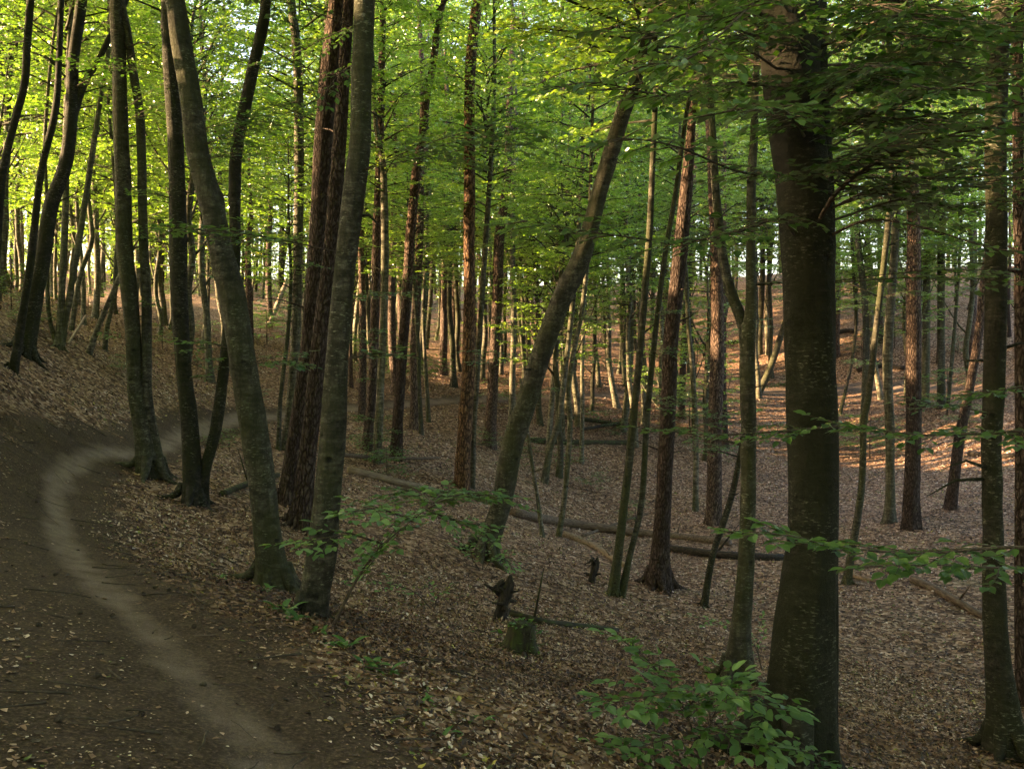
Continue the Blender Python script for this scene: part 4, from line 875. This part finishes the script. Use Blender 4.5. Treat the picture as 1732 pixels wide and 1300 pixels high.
root_mass(1000, 985, .75, 'small dark tangle of roots left of the twin dark stems')

# ------------------------------------------------------------------ near leaves, one by one
def near_leaf(seed, mat='leaf_near'):
    r_ = np.random.default_rng(seed); t = np.array([0, .08, .25, .45, .65, .83, 1.0]); w = np.array([.03, .17, .29, .31, .26, .14, .0]) ; V = []; UV = []; droop = r_.uniform(.02, .14)
    for tt, ww in zip(t, w):
        zc = -droop * tt ** 2 
        for s in (-1, 0, 1):
            V.append((s * ww, tt, zc + (.10 * ww / .31 if s else 0) + (.02 * math.sin(tt * 19 + s) if s else 0))); UV.append((.5 + s * .5 * ww / .31, tt))
    Fc = []
    for i in range(len(t) - 1):
        for s in (0, 1): a = i * 3 + s; Fc.append((a, a + 1, a + 4, a + 3))
    Fc = np.array(Fc); return make_mesh('leaf', V, [Fc], [M[mat]], True, uv=np.array(UV)[Fc.ravel()])
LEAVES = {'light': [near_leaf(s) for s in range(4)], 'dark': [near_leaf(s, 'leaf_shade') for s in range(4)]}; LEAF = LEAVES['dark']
def place_leaves(items, parent, origin, cap=300):
    """items: (pos, dir, normal, length); the largest up to cap are leaf parts, the rest one foliage part"""
    items = sorted(items, key=lambda q: -q[3] / max(.3, q[0][1])); n_ = 0
    for p, d, nn, L in items[:cap]:
        y = Vector(d).normalized(); z = Vector(nn); z = (z - y * z.dot(y)).normalized(); x = y.cross(z)
        o = bpy.data.objects.new('leaf', LEAF[rng.integers(4)]); sc.collection.objects.link(o); o.parent = parent
        o.matrix_local = Matrix.Translation(Vector(p) - Vector(origin)) @ Matrix((x, y, z)).transposed().to_4x4() @ Matrix.Scale(L, 4)
        n_ += 1
    rest = items[cap:]
    if rest:
        C = np.array([q[0] for q in rest]) - origin; D = norm(np.array([q[1] for q in rest])); Nn = norm(np.array([q[2] for q in rest])); L = np.array([q[3] for q in rest])
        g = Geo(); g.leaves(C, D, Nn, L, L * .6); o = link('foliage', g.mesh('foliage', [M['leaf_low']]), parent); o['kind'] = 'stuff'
    return n_
total_leaf = 0
def spray(P, r0, twig_len, twig_gap, leafL, parent, origin, cap=300, tilt=(0, 0, 1), start=.15, droop=.12, stem_name='stem', gap_leaf=None, items_only=False, geo=None, jit=.15):
    """a flat beech spray along the polyline P"""
    global total_leaf
    P = smooth_line(np.asarray(P, float), .04); T = norm(np.gradient(P, axis=0)); s = np.concatenate([[0], np.cumsum(np.linalg.norm(np.diff(P, axis=0), axis=1))]); tot = s[-1]
    g = geo or Geo(); g.tube(P - origin, np.linspace(r0, .0015, len(P)), 6)
    items = []; up = norm(np.array(tilt, float)); gl = gap_leaf or leafL * .62
    def put(p, d, side):
        sd_ = norm(np.cross(d, up)) * side
        dd = norm(d * rng.uniform(.5, .9) + sd_ * rng.uniform(.6, 1.0) + rng.normal(0, jit, 3) + [0, 0, -.1])
        items.append((p + dd * .006, dd, norm(up + rng.normal(0, .28, 3)), leafL * rng.uniform(.65, 1.2)))
    pos = start * tot; k = 0
    while pos < tot:
        i0 = np.searchsorted(s, pos) - 1; i0 = max(0, min(i0, len(P) - 2)); p = P[i0]; d0 = T[i0]; side = 1 if k % 2 else -1
        u = pos / tot; L = twig_len * rng.uniform(.6, 1.1) * (1.0 - .65 * u) + .03
        sv = norm(np.cross(d0, up)); d = norm(d0 * rng.uniform(.5, .9) + sv * side * rng.uniform(.6, 1.0) + rng.normal(0, .1, 3))
        m = max(3, int(L / .03)); Q = [p]; 
        for q in range(m): d = norm(d + rng.normal(0, .05, 3) + d0 * .04 - np.array([0, 0, droop * .2])); Q.append(Q[-1] + d * L / m)
        Q = np.array(Q); g.tube(Q - origin, np.linspace(r0 * .35 + .0008, .0009, len(Q)), 4, close=False)
        nl = max(2, int(L / gl)); 
        for q in range(nl):
            f = (q + .6) / nl * m; j = min(m - 1, int(f)); put(Q[j] + (Q[j + 1] - Q[j]) * (f - j), norm(Q[j + 1] - Q[j]), 1 if q % 2 else -1)
        items.append((Q[-1], norm(Q[-1] - Q[-2]), norm(up + rng.normal(0, .2, 3)), leafL * 1.05))
        pos += twig_gap * rng.uniform(.7, 1.3); k += 1
    items.append((P[-1], T[-1], up, leafL))
    if items_only: return items
    link(stem_name, g.mesh('spray', [M['twig']]), parent)
    total_leaf += place_leaves(items, parent, origin, cap)
def px3(seq): return [P3(*q) for q in seq]

# branches of the huge trunk
bo = np.array(BIG.b)
def big_branch(seq, **k):
    Pn = px3(seq); e = link('branch', None, BIG.obj); e.location = Vector(Pn[0] - bo); 
    spray(Pn, k.pop('r0', .011), k.pop('tl', .42), k.pop('tg', .062), k.pop('leaf', .068), e, Pn[0], stem_name='twig', **k)
d0 = BIG.b[1]
big_branch([(1345, 400, d0 - .1), (1318, 370, d0 - .5), (1240, 395, d0 - 1.0), (1150, 408, d0 - 1.4), (1040, 398, d0 - 1.6), (880, 372, d0 - 1.8)], cap=130, tl=.45)
big_branch([(1380, 380, d0 - .1), (1420, 320, d0 - .5), (1500, 265, d0 - 1.1), (1620, 225, d0 - 1.6), (1760, 200, d0 - 1.9)], cap=130, tl=.5, r0=.018)
big_branch([(1330, 150, d0), (1240, 140, d0 - .8), (1130, 160, d0 - 1.5), (1010, 140, d0 - 2.0), (930, 150, d0 - 2.2)], cap=110)
big_branch([(1325, 60, d0), (1230, 30, d0 - .6), (1130, 60, d0 - 1.2), (1010, 40, d0 - 1.5)], cap=100)
big_branch([(1385, 60, d0), (1480, 50, d0 - .9), (1600, 70, d0 - 1.6), (1740, 40, d0 - 2.0)], cap=120, tl=.5)
big_branch([(1390, 150, d0), (1460, 130, d0 - 1.0), (1580, 150, d0 - 2.0), (1740, 130, d0 - 2.4)], cap=120, tl=.5)
big_branch([(1360, 230, d0 - .2), (1340, 200, d0 - 1.3), (1300, 180, d0 - 2.3), (1220, 190, d0 - 2.8)], cap=80, tl=.4)
big_branch([(1400, 400, d0 - .1), (1470, 372, d0 - .4), (1560, 385, d0 - .8), (1680, 420, d0 - 1.2), (1760, 425, d0 - 1.4)], cap=90, tl=.35, tg=.13)
big_branch([(1340, 300, d0), (1250, 290, d0 - 1.2), (1150, 250, d0 - 2.0), (1060, 235, d0 - 2.5), (980, 250, d0 - 2.8)], cap=80, tl=.3, tg=.12, leaf=.075)
big_branch([(1390, 240, d0), (1450, 200, d0 + .8), (1560, 260, d0 + 1.2), (1700, 300, d0 + 1.2), (1780, 310, d0 + 1)], cap=90, tl=.5)
big_branch([(1335, 20, d0 - .1), (1300, -10, d0 - 1.5), (1180, 90, d0 - 2.3), (1080, 110, d0 - 2.6)], cap=80, tl=.45)

for seq in [[(1340, 40, d0), (1280, 60, d0 - 1.2), (1180, 20, d0 - 1.8), (1090, 60, d0 - 2)], [(1385, 20, d0), (1500, 0, d0 - .6), (1640, 20, d0 - .8), (1780, 0, d0 - .9)], [(1390, 110, d0), (1500, 110, d0 + .5), (1640, 120, d0 + .8), (1790, 100, d0 + 1)],
            [(1390, 180, d0), (1500, 200, d0 - 1), (1620, 190, d0 - 1.2), (1790, 170, d0 - 1.4)], [(1395, 300, d0), (1500, 330, d0 + .3), (1620, 350, d0 + .8), (1770, 330, d0 + 1)], [(1330, 120, d0), (1250, 100, d0 + .6), (1150, 110, d0 + 1.0), (1060, 90, d0 + 1.4)]]:
    big_branch(seq, cap=60, tl=.6, tg=.055)
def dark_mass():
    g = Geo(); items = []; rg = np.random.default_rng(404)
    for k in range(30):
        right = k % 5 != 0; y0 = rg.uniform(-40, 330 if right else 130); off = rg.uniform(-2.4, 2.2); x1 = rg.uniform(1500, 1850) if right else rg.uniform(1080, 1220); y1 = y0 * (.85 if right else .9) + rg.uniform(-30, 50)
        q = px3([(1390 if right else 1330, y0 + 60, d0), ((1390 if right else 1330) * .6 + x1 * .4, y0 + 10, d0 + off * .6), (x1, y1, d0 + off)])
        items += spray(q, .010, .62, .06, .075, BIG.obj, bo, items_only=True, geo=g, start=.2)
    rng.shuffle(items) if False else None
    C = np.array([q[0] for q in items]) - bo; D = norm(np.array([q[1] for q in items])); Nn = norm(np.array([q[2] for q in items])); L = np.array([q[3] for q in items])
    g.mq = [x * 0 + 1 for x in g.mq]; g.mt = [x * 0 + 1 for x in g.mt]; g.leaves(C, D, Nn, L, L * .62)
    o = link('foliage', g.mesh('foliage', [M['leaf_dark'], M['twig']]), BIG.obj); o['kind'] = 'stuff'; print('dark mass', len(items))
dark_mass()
def branch_thing(seq, label, cap=200, tl=.4, tg=.09, leaf=.062, r0=.008, **k):
    tg *= .75
    Pn = px3(seq); t = empty('beech_branch', Vector(Pn[0]), label, 'branch', 'leafy branches reaching into view')
    spray(Pn, r0, tl, tg, leaf, t, Pn[0], cap=cap, stem_name='twig', **k)
branch_thing([(1800, 930, 3.6), (1700, 925, 3.6), (1560, 935, 3.6), (1420, 925, 3.5), (1330, 905, 3.4), (1230, 900, 3.4)], 'broad leafy spray crossing the foot of the huge trunk from the right', 190, .32, .06, .066)
branch_thing([(1800, 955, 4.2), (1700, 960, 4.1), (1580, 955, 4.0), (1450, 960, 3.9)], 'darker leafy spray under and behind the broad one at right', 110, .34, .08, .066)
branch_thing([(1810, 725, 4.6), (1700, 730, 4.5), (1560, 735, 4.4), (1400, 712, 4.3)], 'dark leafy spray level with the distant logs at the right', 130, .36, .07, .062)
branch_thing([(1420, 720, 5.0), (1330, 728, 4.9), (1200, 735, 4.8), (1075, 722, 4.7)], 'airy silvery spray reaching left across the Y shaped grey tree', 90, .30, .08, .056)
branch_thing([(1800, 640, 4.6), (1720, 655, 4.5), (1625, 668, 4.4)], 'small upper spray of leaves at the right edge', 50, .25, .07, .060)
branch_thing([(640, 30, 9), (560, 60, 8.8), (500, 90, 8.6), (430, 110, 8.4)], 'bright leafy spray in front of the pines near the top', 130, .5, .1, .065, tilt=(.1, -.35, 1))
branch_thing([(620, 100, 8.6), (580, 120, 8.4), (555, 150, 8.3), (545, 180, 8.2)], 'hanging spray of round leaves before the rough pines', 70, .35, .08, .065, tilt=(.1, -.5, 1))
branch_thing([(560, 455, 9.5), (530, 448, 9.4), (500, 445, 9.3)], 'little horizontal spray of leaves on the left rough pine', 24, .16, .08, .062)

# ------------------------------------------------------------------ saplings with single leaves
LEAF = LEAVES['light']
def sapling(base_px, stems, label, leaf=.065, cap=250, tl=.28, tg=.05, d=None, r0=.008, name='beech_sapling', sprays=None, group='young beeches in the undergrowth'):
    b = hit(*base_px); t = empty(name, Vector(b), label, 'sapling', group); g = Geo(); items = []
    for seq in stems:
        Pn = [b + [0, 0, -.05]] + [P3(x, y, b[1] + off) for x, y, off in seq]
        items += spray(Pn, r0, tl, tg, leaf, t, b, items_only=True, geo=g, start=.3)
    for seq in sprays or []:
        items += spray([P3(x, y, b[1] + off) for x, y, off in seq], r0 * .6, tl, tg * .9, leaf, t, b, items_only=True, geo=g, start=.05)
    link('stem', g.mesh('stem', [M['twig']]), t); global total_leaf; total_leaf += place_leaves(items, t, b, cap)
sapling((1190, 1310), [[(1170, 1230, 0), (1140, 1170, -.1), (1090, 1110, -.2), (1050, 1080, -.3)], [(1200, 1230, .1), (1225, 1170, 0), (1230, 1130, -.1)]],
        'bright green sapling in the foreground left of the huge trunk', .080, 300, .34, .038,
        sprays=[[(1140, 1170, -.1), (1080, 1180, -.2), (1020, 1190, -.3)], [(1225, 1170, 0), (1280, 1190, -.2), (1330, 1200, -.35)], [(1200, 1220, .1), (1250, 1250, -.2), (1310, 1275, -.3)], [(1150, 1240, 0), (1090, 1260, -.2), (1040, 1260, -.3)], [(1160, 1200, 0), (1200, 1160, -.3), (1270, 1170, -.4)]])
sapling((1420, 1330), [[(1400, 1290, -.5), (1360, 1270, -.7), (1300, 1262, -.9)], [(1380, 1280, -.6), (1350, 1250, -.8)]], 'dark low seedling growing against the foot of the huge trunk', .062, 80, .22, .07)
sapling((1290, 1135), [[(1275, 1090, 0), (1230, 1060, 0), (1170, 1040, 0)], [(1280, 1080, .1), (1290, 1045, .1)]], 'thin leafed sapling in front of the Y shaped grey tree', .058, 90, .35, .11)
sapling((558, 1060), [[(600, 985, 0), (640, 930, 0), (690, 885, 0), (735, 850, 0)]], 'young beech with slanting stem and flat leafy top in the hollow', .075, 300, .5, .062, r0=.014,
        sprays=[[(650, 920, 0), (590, 905, -.2), (500, 918, -.5)], [(700, 880, 0), (640, 860, -.3), (590, 868, -.6)], [(735, 850, 0), (790, 835, .3), (860, 850, .6)], [(735, 850, 0), (700, 830, .6), (650, 838, 1.0)], [(720, 860, 0), (770, 880, 0), (830, 890, 0)], [(730, 852, 0), (760, 830, .5), (830, 838, 1.2)]])
sapling((735, 1030), [[(700, 1000, 0), (650, 985, 0), (600, 975, 0)], [(740, 1010, 0), (760, 990, 0)]], 'dark green seedling flat over pale leaves', .06, 90, .45, .13)
sapling((815, 965), [[(820, 920, -.1), (805, 880, -.2)], [(840, 940, -.2), (870, 960, -.4)], [(790, 930, -.2), (770, 900, -.3)]], 'bushy seedling wrapped round the foot of the big leaning trunk', .07, 160, .45, .055)

# leafy sprays farther off: shared young plants
def bush_mesh(seed):
    global rng
    keep = rng; rng = np.random.default_rng(seed); g = Geo(); Z = np.zeros(3); C = []; D = []; Nn = []; L = []; W_ = []
    for k in range(16):
        a = rng.uniform(0, 6.28); h = rng.uniform(.15, 1.0); p = np.array([0, 0, h * .9]); d = np.array([math.cos(a), math.sin(a), rng.uniform(0, .3)]); l = rng.uniform(.35, .8) * (1.2 - h * .5)
        g.tube(np.array([p, p + d * l * .5, p + d * l]), [.006, .004, .002], 4, m=1)
        for q in range(5):
            pp = p + d * l * (q + 1) / 5; a2 = a + (-1) ** q * .8; dd = np.array([math.cos(a2), math.sin(a2), 0]); c = fan(pp, dd, .28, 7, .075, .62, .2)
            for lst, arr in zip((C, D, Nn, L, W_), c): lst.append(arr)
    g.tube(np.array([[0, 0, -.1], [.02, 0, .4], [0, .02, 1.0]]), [.014, .010, .004], 5, m=1)
    g.leaves(np.vstack(C), np.vstack(D), np.vstack(Nn), np.concatenate(L), np.concatenate(W_)); rng = keep
    return g.mesh('bush', [M['leaf_low'], M['twig']])
BUSH = [bush_mesh(s) for s in range(4)]
for px, py, s, lab in [(632, 790, 1.0, 'leafy seedling at the foot of the dark pine and its pale stem'), (655, 815, .9, 'spreading seedling by the grey dead branch'), (645, 765, 1.1, 'tall seedling leaning on the pale stem'),
                       (815, 760, .8, 'seedling at the foot of the forked pine'), (868, 800, .8, 'seedling left of the big leaning trunk base'), (960, 790, .9, 'seedling below the level mossy log'), (900, 770, .7, 'seedling behind the big leaning trunk'),
                       (1040, 740, .9, 'seedling overgrowing the far mossy logs'), (1080, 720, .8, 'seedling at the right end of the far logs'), (1075, 880, .7, 'seedling right of the twin dark stems'), (1000, 830, .7, 'low seedling on the valley floor'),
                       (1350, 660, 1.0, 'bush on the far bank behind the huge trunk'), (1410, 700, .9, 'bush just right of the huge trunk on the far side'), (1640, 720, 1.0, 'dark bush at the right side slope'), (560, 700, .6, 'seedling beside the path behind the thick trunk'),
                       (430, 690, .7, 'seedling at the path edge behind the leaning trunk'), (275, 590, 1.0, 'light green bush on the left rise behind the mossy pair'), (340, 570, .9, 'green bush behind the stout leaning trunk'), (265, 525, 1.2, 'pale bush high on the left rise'),
                       (60, 560, .9, 'bush between the dark trunks at far left'), (20, 520, 1.2, 'bush on the bank at the left edge'), (150, 520, 1.3, 'broad bush on the sunlit left rise'), (440, 560, 1.1, 'bush by the propped broken trunk'),
                       (520, 600, 1.0, 'bush beyond the path behind the pines'), (600, 640, .9, 'bush beyond the path right of the pines'), (735, 560, 1.2, 'bush among thin trunks on the far slope'), (1010, 560, 1.2, 'bush on the far slope right of the leaning trunk'),
                       (1280, 700, .8, 'bush by the broken leaning stem'), (1500, 560, 1.2, 'bush high on the right slope'), (1620, 600, 1.2, 'bush on the right slope behind the leaning pine'), (370, 760, .5, 'small seedling beside the V shaped tree'), (215, 640, .6, 'small seedling on the bank above the path')]:
    b = hit(px, py); t = link('beech_seedling', BUSH[rng.integers(4)], None, Vector(b)); t.rotation_euler = (0, 0, rng.uniform(0, 6.28)); t.scale = (s * 1.1, s * 1.1, s); tag(t, lab, 'seedling', 'small leafy plants under the trees')

for q in range(34):
    y = rng.uniform(36, 78); x = (rng.uniform(300, 1732) - CX) / F * y
    if path_dist(x, y)[0][0] < 1.5: continue
    t = link('leafy_bush', BUSH[q % 4], None, Vector((x, y, float(H(np.array([x]), np.array([y]))[0])))); s = rng.uniform(1.3, 2.4); t.scale = (s * 1.2, s * 1.2, s); t.rotation_euler = (0, 0, rng.uniform(0, 6.28))
    px_ = CX + x / y * F; lx, lm = min(marks, key=lambda m: abs(m[0] - px_)); lab = 'leafy bush %s, %s %s' % ('in the hollow' if y < 44 else 'beyond the path' if y < 60 else 'high up the slope', 'just left of' if px_ < lx else 'just right of', lm); used_labels.setdefault(lab, []).append(t)
    tag(t, lab, 'bush', 'bushes dotted over the far slopes')
# shoots growing from trunks
def shoot(T, py, px_side, L, n_=3):
    i0 = np.argmin(abs((EYE - (py - HY) / F * T.b[1]) - T.P[:, 2])); p = T.P[i0]; items = []; g = Geo()
    for k in range(n_):
        a = rng.uniform(-.5, .5); d = np.array([px_side * math.cos(a), -abs(math.sin(a)) - .2, rng.uniform(-.05, .2)]); q0 = p + d * T.r[i0] * .8
        items += spray([q0, q0 + d * L * .5 + [0, 0, .03], q0 + d * L], .004, L * .5, .09, .07, T.obj, T.b, items_only=True, geo=g, start=.25)
    C = np.array([q[0] for q in items]) - T.b; D = norm(np.array([q[1] for q in items])); Nn = norm(np.array([q[2] for q in items])); Ls = np.array([q[3] for q in items])
    g2 = Geo(); g2.V = list(g.V); g2.Q = list(g.Q); g2.T = list(g.T); g2.n = g.n; g2.tq = g.tq; g2.tt = g.tt; g2.mq = [x * 0 + 1 for x in g.mq]; g2.mt = [x * 0 + 1 for x in g.mt]
    g2.leaves(C, D, Nn, Ls, Ls * .62); link('shoot', g2.mesh('shoot', [M['leaf_low'], M['twig']]), T.obj)
def hero(px): return min(heroes, key=lambda T: abs(T.px - px))
for px, py, sd_, L in [(328, 630, 1, .5), (328, 645, 1, .35), (461, 590, -1, .5), (461, 620, 1, .8), (257, 520, 1, .4), (257, 570, -1, .35), (526, 615, 1, .45), (487, 530, -1, .6), (482, 540, -1, .7), (638, 700, -1, .6), (638, 720, 1, .5), (638, 640, -1, .5),
                       (820, 545, 1, .8), (1114, 540, -1, .5), (42, 470, -1, .6), (42, 150, 1, 1.0), (257, 400, 1, .6), (328, 330, -1, .5), (328, 220, 1, .6), (461, 250, 1, .8), (1246, 650, 1, .4), (1206, 400, -1, .8), (669, 480, 1, .8), (1037, 600, 1, .7), (1037, 450, -1, .8), (781, 420, 1, .4), (827, 470, 1, .8), (526, 300, 1, 1.3)]:
    shoot(hero(px), py, sd_, L)

for T in list(heroes):
    if 'dead' in T.obj.name or len(T.P) < 5: continue
    for q in range(2 if T.b[1] < 22 else 2):
        h = rng.uniform(2.5, 6.5) if T.b[1] < 22 else rng.uniform(2.2, 9); py = HY - (T.b[2] + h - EYE) * F / T.b[1]
        if py < -20 or T.P[-1, 2] < T.b[2] + h + .5: continue
        shoot(T, py, 1 if rng.random() < .5 else -1, rng.uniform(.5, 1.3), 2)
# broad leaved herbs along the path edge
def herb(px, py, n_, s, label):
    b = hit(px, py); t = empty('woodland_herb', Vector(b), label, 'plant', 'green herbs along the edge of the path')
    for k in range(n_):
        a = rng.uniform(0, 6.28); o = link('leaf', HERB[k % 2], t, Vector((rng.normal(0, .03), rng.normal(0, .03), .0))); o.rotation_euler = (R(rng.uniform(15, 55)), 0, a); o.scale = (s * rng.uniform(.7, 1.2),) * 3
def herb_mesh(seed):
    V = []; UV = []; 
    for i in range(8):
        t = i / 7; w = .22 * math.sin(PI * min(1, (t * .9 + .06))) ** .8 * (1 if t < 1 else 0); y = t * .9; z = .05 * t + .0 - .55 * t ** 2.6 * (.5 + .3 * seed)
        for s in (-1, 0, 1): V.append((s * w * .75, y, z + (.05 * w / .22 if s else 0))); UV.append((.5 + .5 * s, t))
    Fc = np.array([(i * 3 + s, i * 3 + s + 1, i * 3 + s + 4, i * 3 + s + 3) for i in range(7) for s in (0, 1)])
    return make_mesh('leaf', V, [Fc], [M['blade']], True, uv=np.array(UV)[Fc.ravel()])
HERB = [herb_mesh(0), herb_mesh(1)]
for px, py, n_, s, lab in [(372, 980, 6, .11, 'small herb tuft farthest up the path edge'), (400, 975, 5, .09, 'tiny herb beside the farthest tuft at the path edge'), (450, 1000, 7, .13, 'herb tuft left of the stout leaning trunk foot'), (478, 1035, 9, .15, 'leafy herb clump at the path edge below the leaning trunk'),
                           (500, 1050, 7, .13, 'herb clump left of the thick smooth trunk foot'), (530, 1070, 5, .1, 'small sprig in the soil below the thick smooth trunk'), (580, 1100, 9, .15, 'glossy herb clump on the brink of the hollow'), (625, 1130, 8, .13, 'spreading herb clump next down the brink'), (652, 1140, 7, .12, 'herb clump lowest in the row along the brink'),
                           (715, 1185, 4, .08, 'pair of small leaves poking from litter near the path'), (808, 1225, 4, .08, 'lone green sprig in the foreground litter'), (763, 1250, 4, .08, 'single grey green leaf sprig at the bottom')]:
    herb(px, py, n_, s, lab)
for lab, ts in used_labels.items():
    if len(ts) > 1:
        ts.sort(key=lambda t: t.location.y); ts[0]['label'] = lab + (', nearer one' if len(ts) == 2 else ', nearest one'); ts[-1]['label'] = lab + (', farther one' if len(ts) == 2 else ', farthest one')
        if len(ts) == 4 and False: pass
sn = [l for l, v in used_labels.items() if len(v) > 1]; print('shared fill labels', len(sn), 'leaf parts', total_leaf)
for o in sc.objects:
    if o.get('label') and len(o['label'].split()) > 15: o['label'] = o['label'].replace('just ', '').replace('straight behind', 'behind').replace('leafy bush', 'bush')
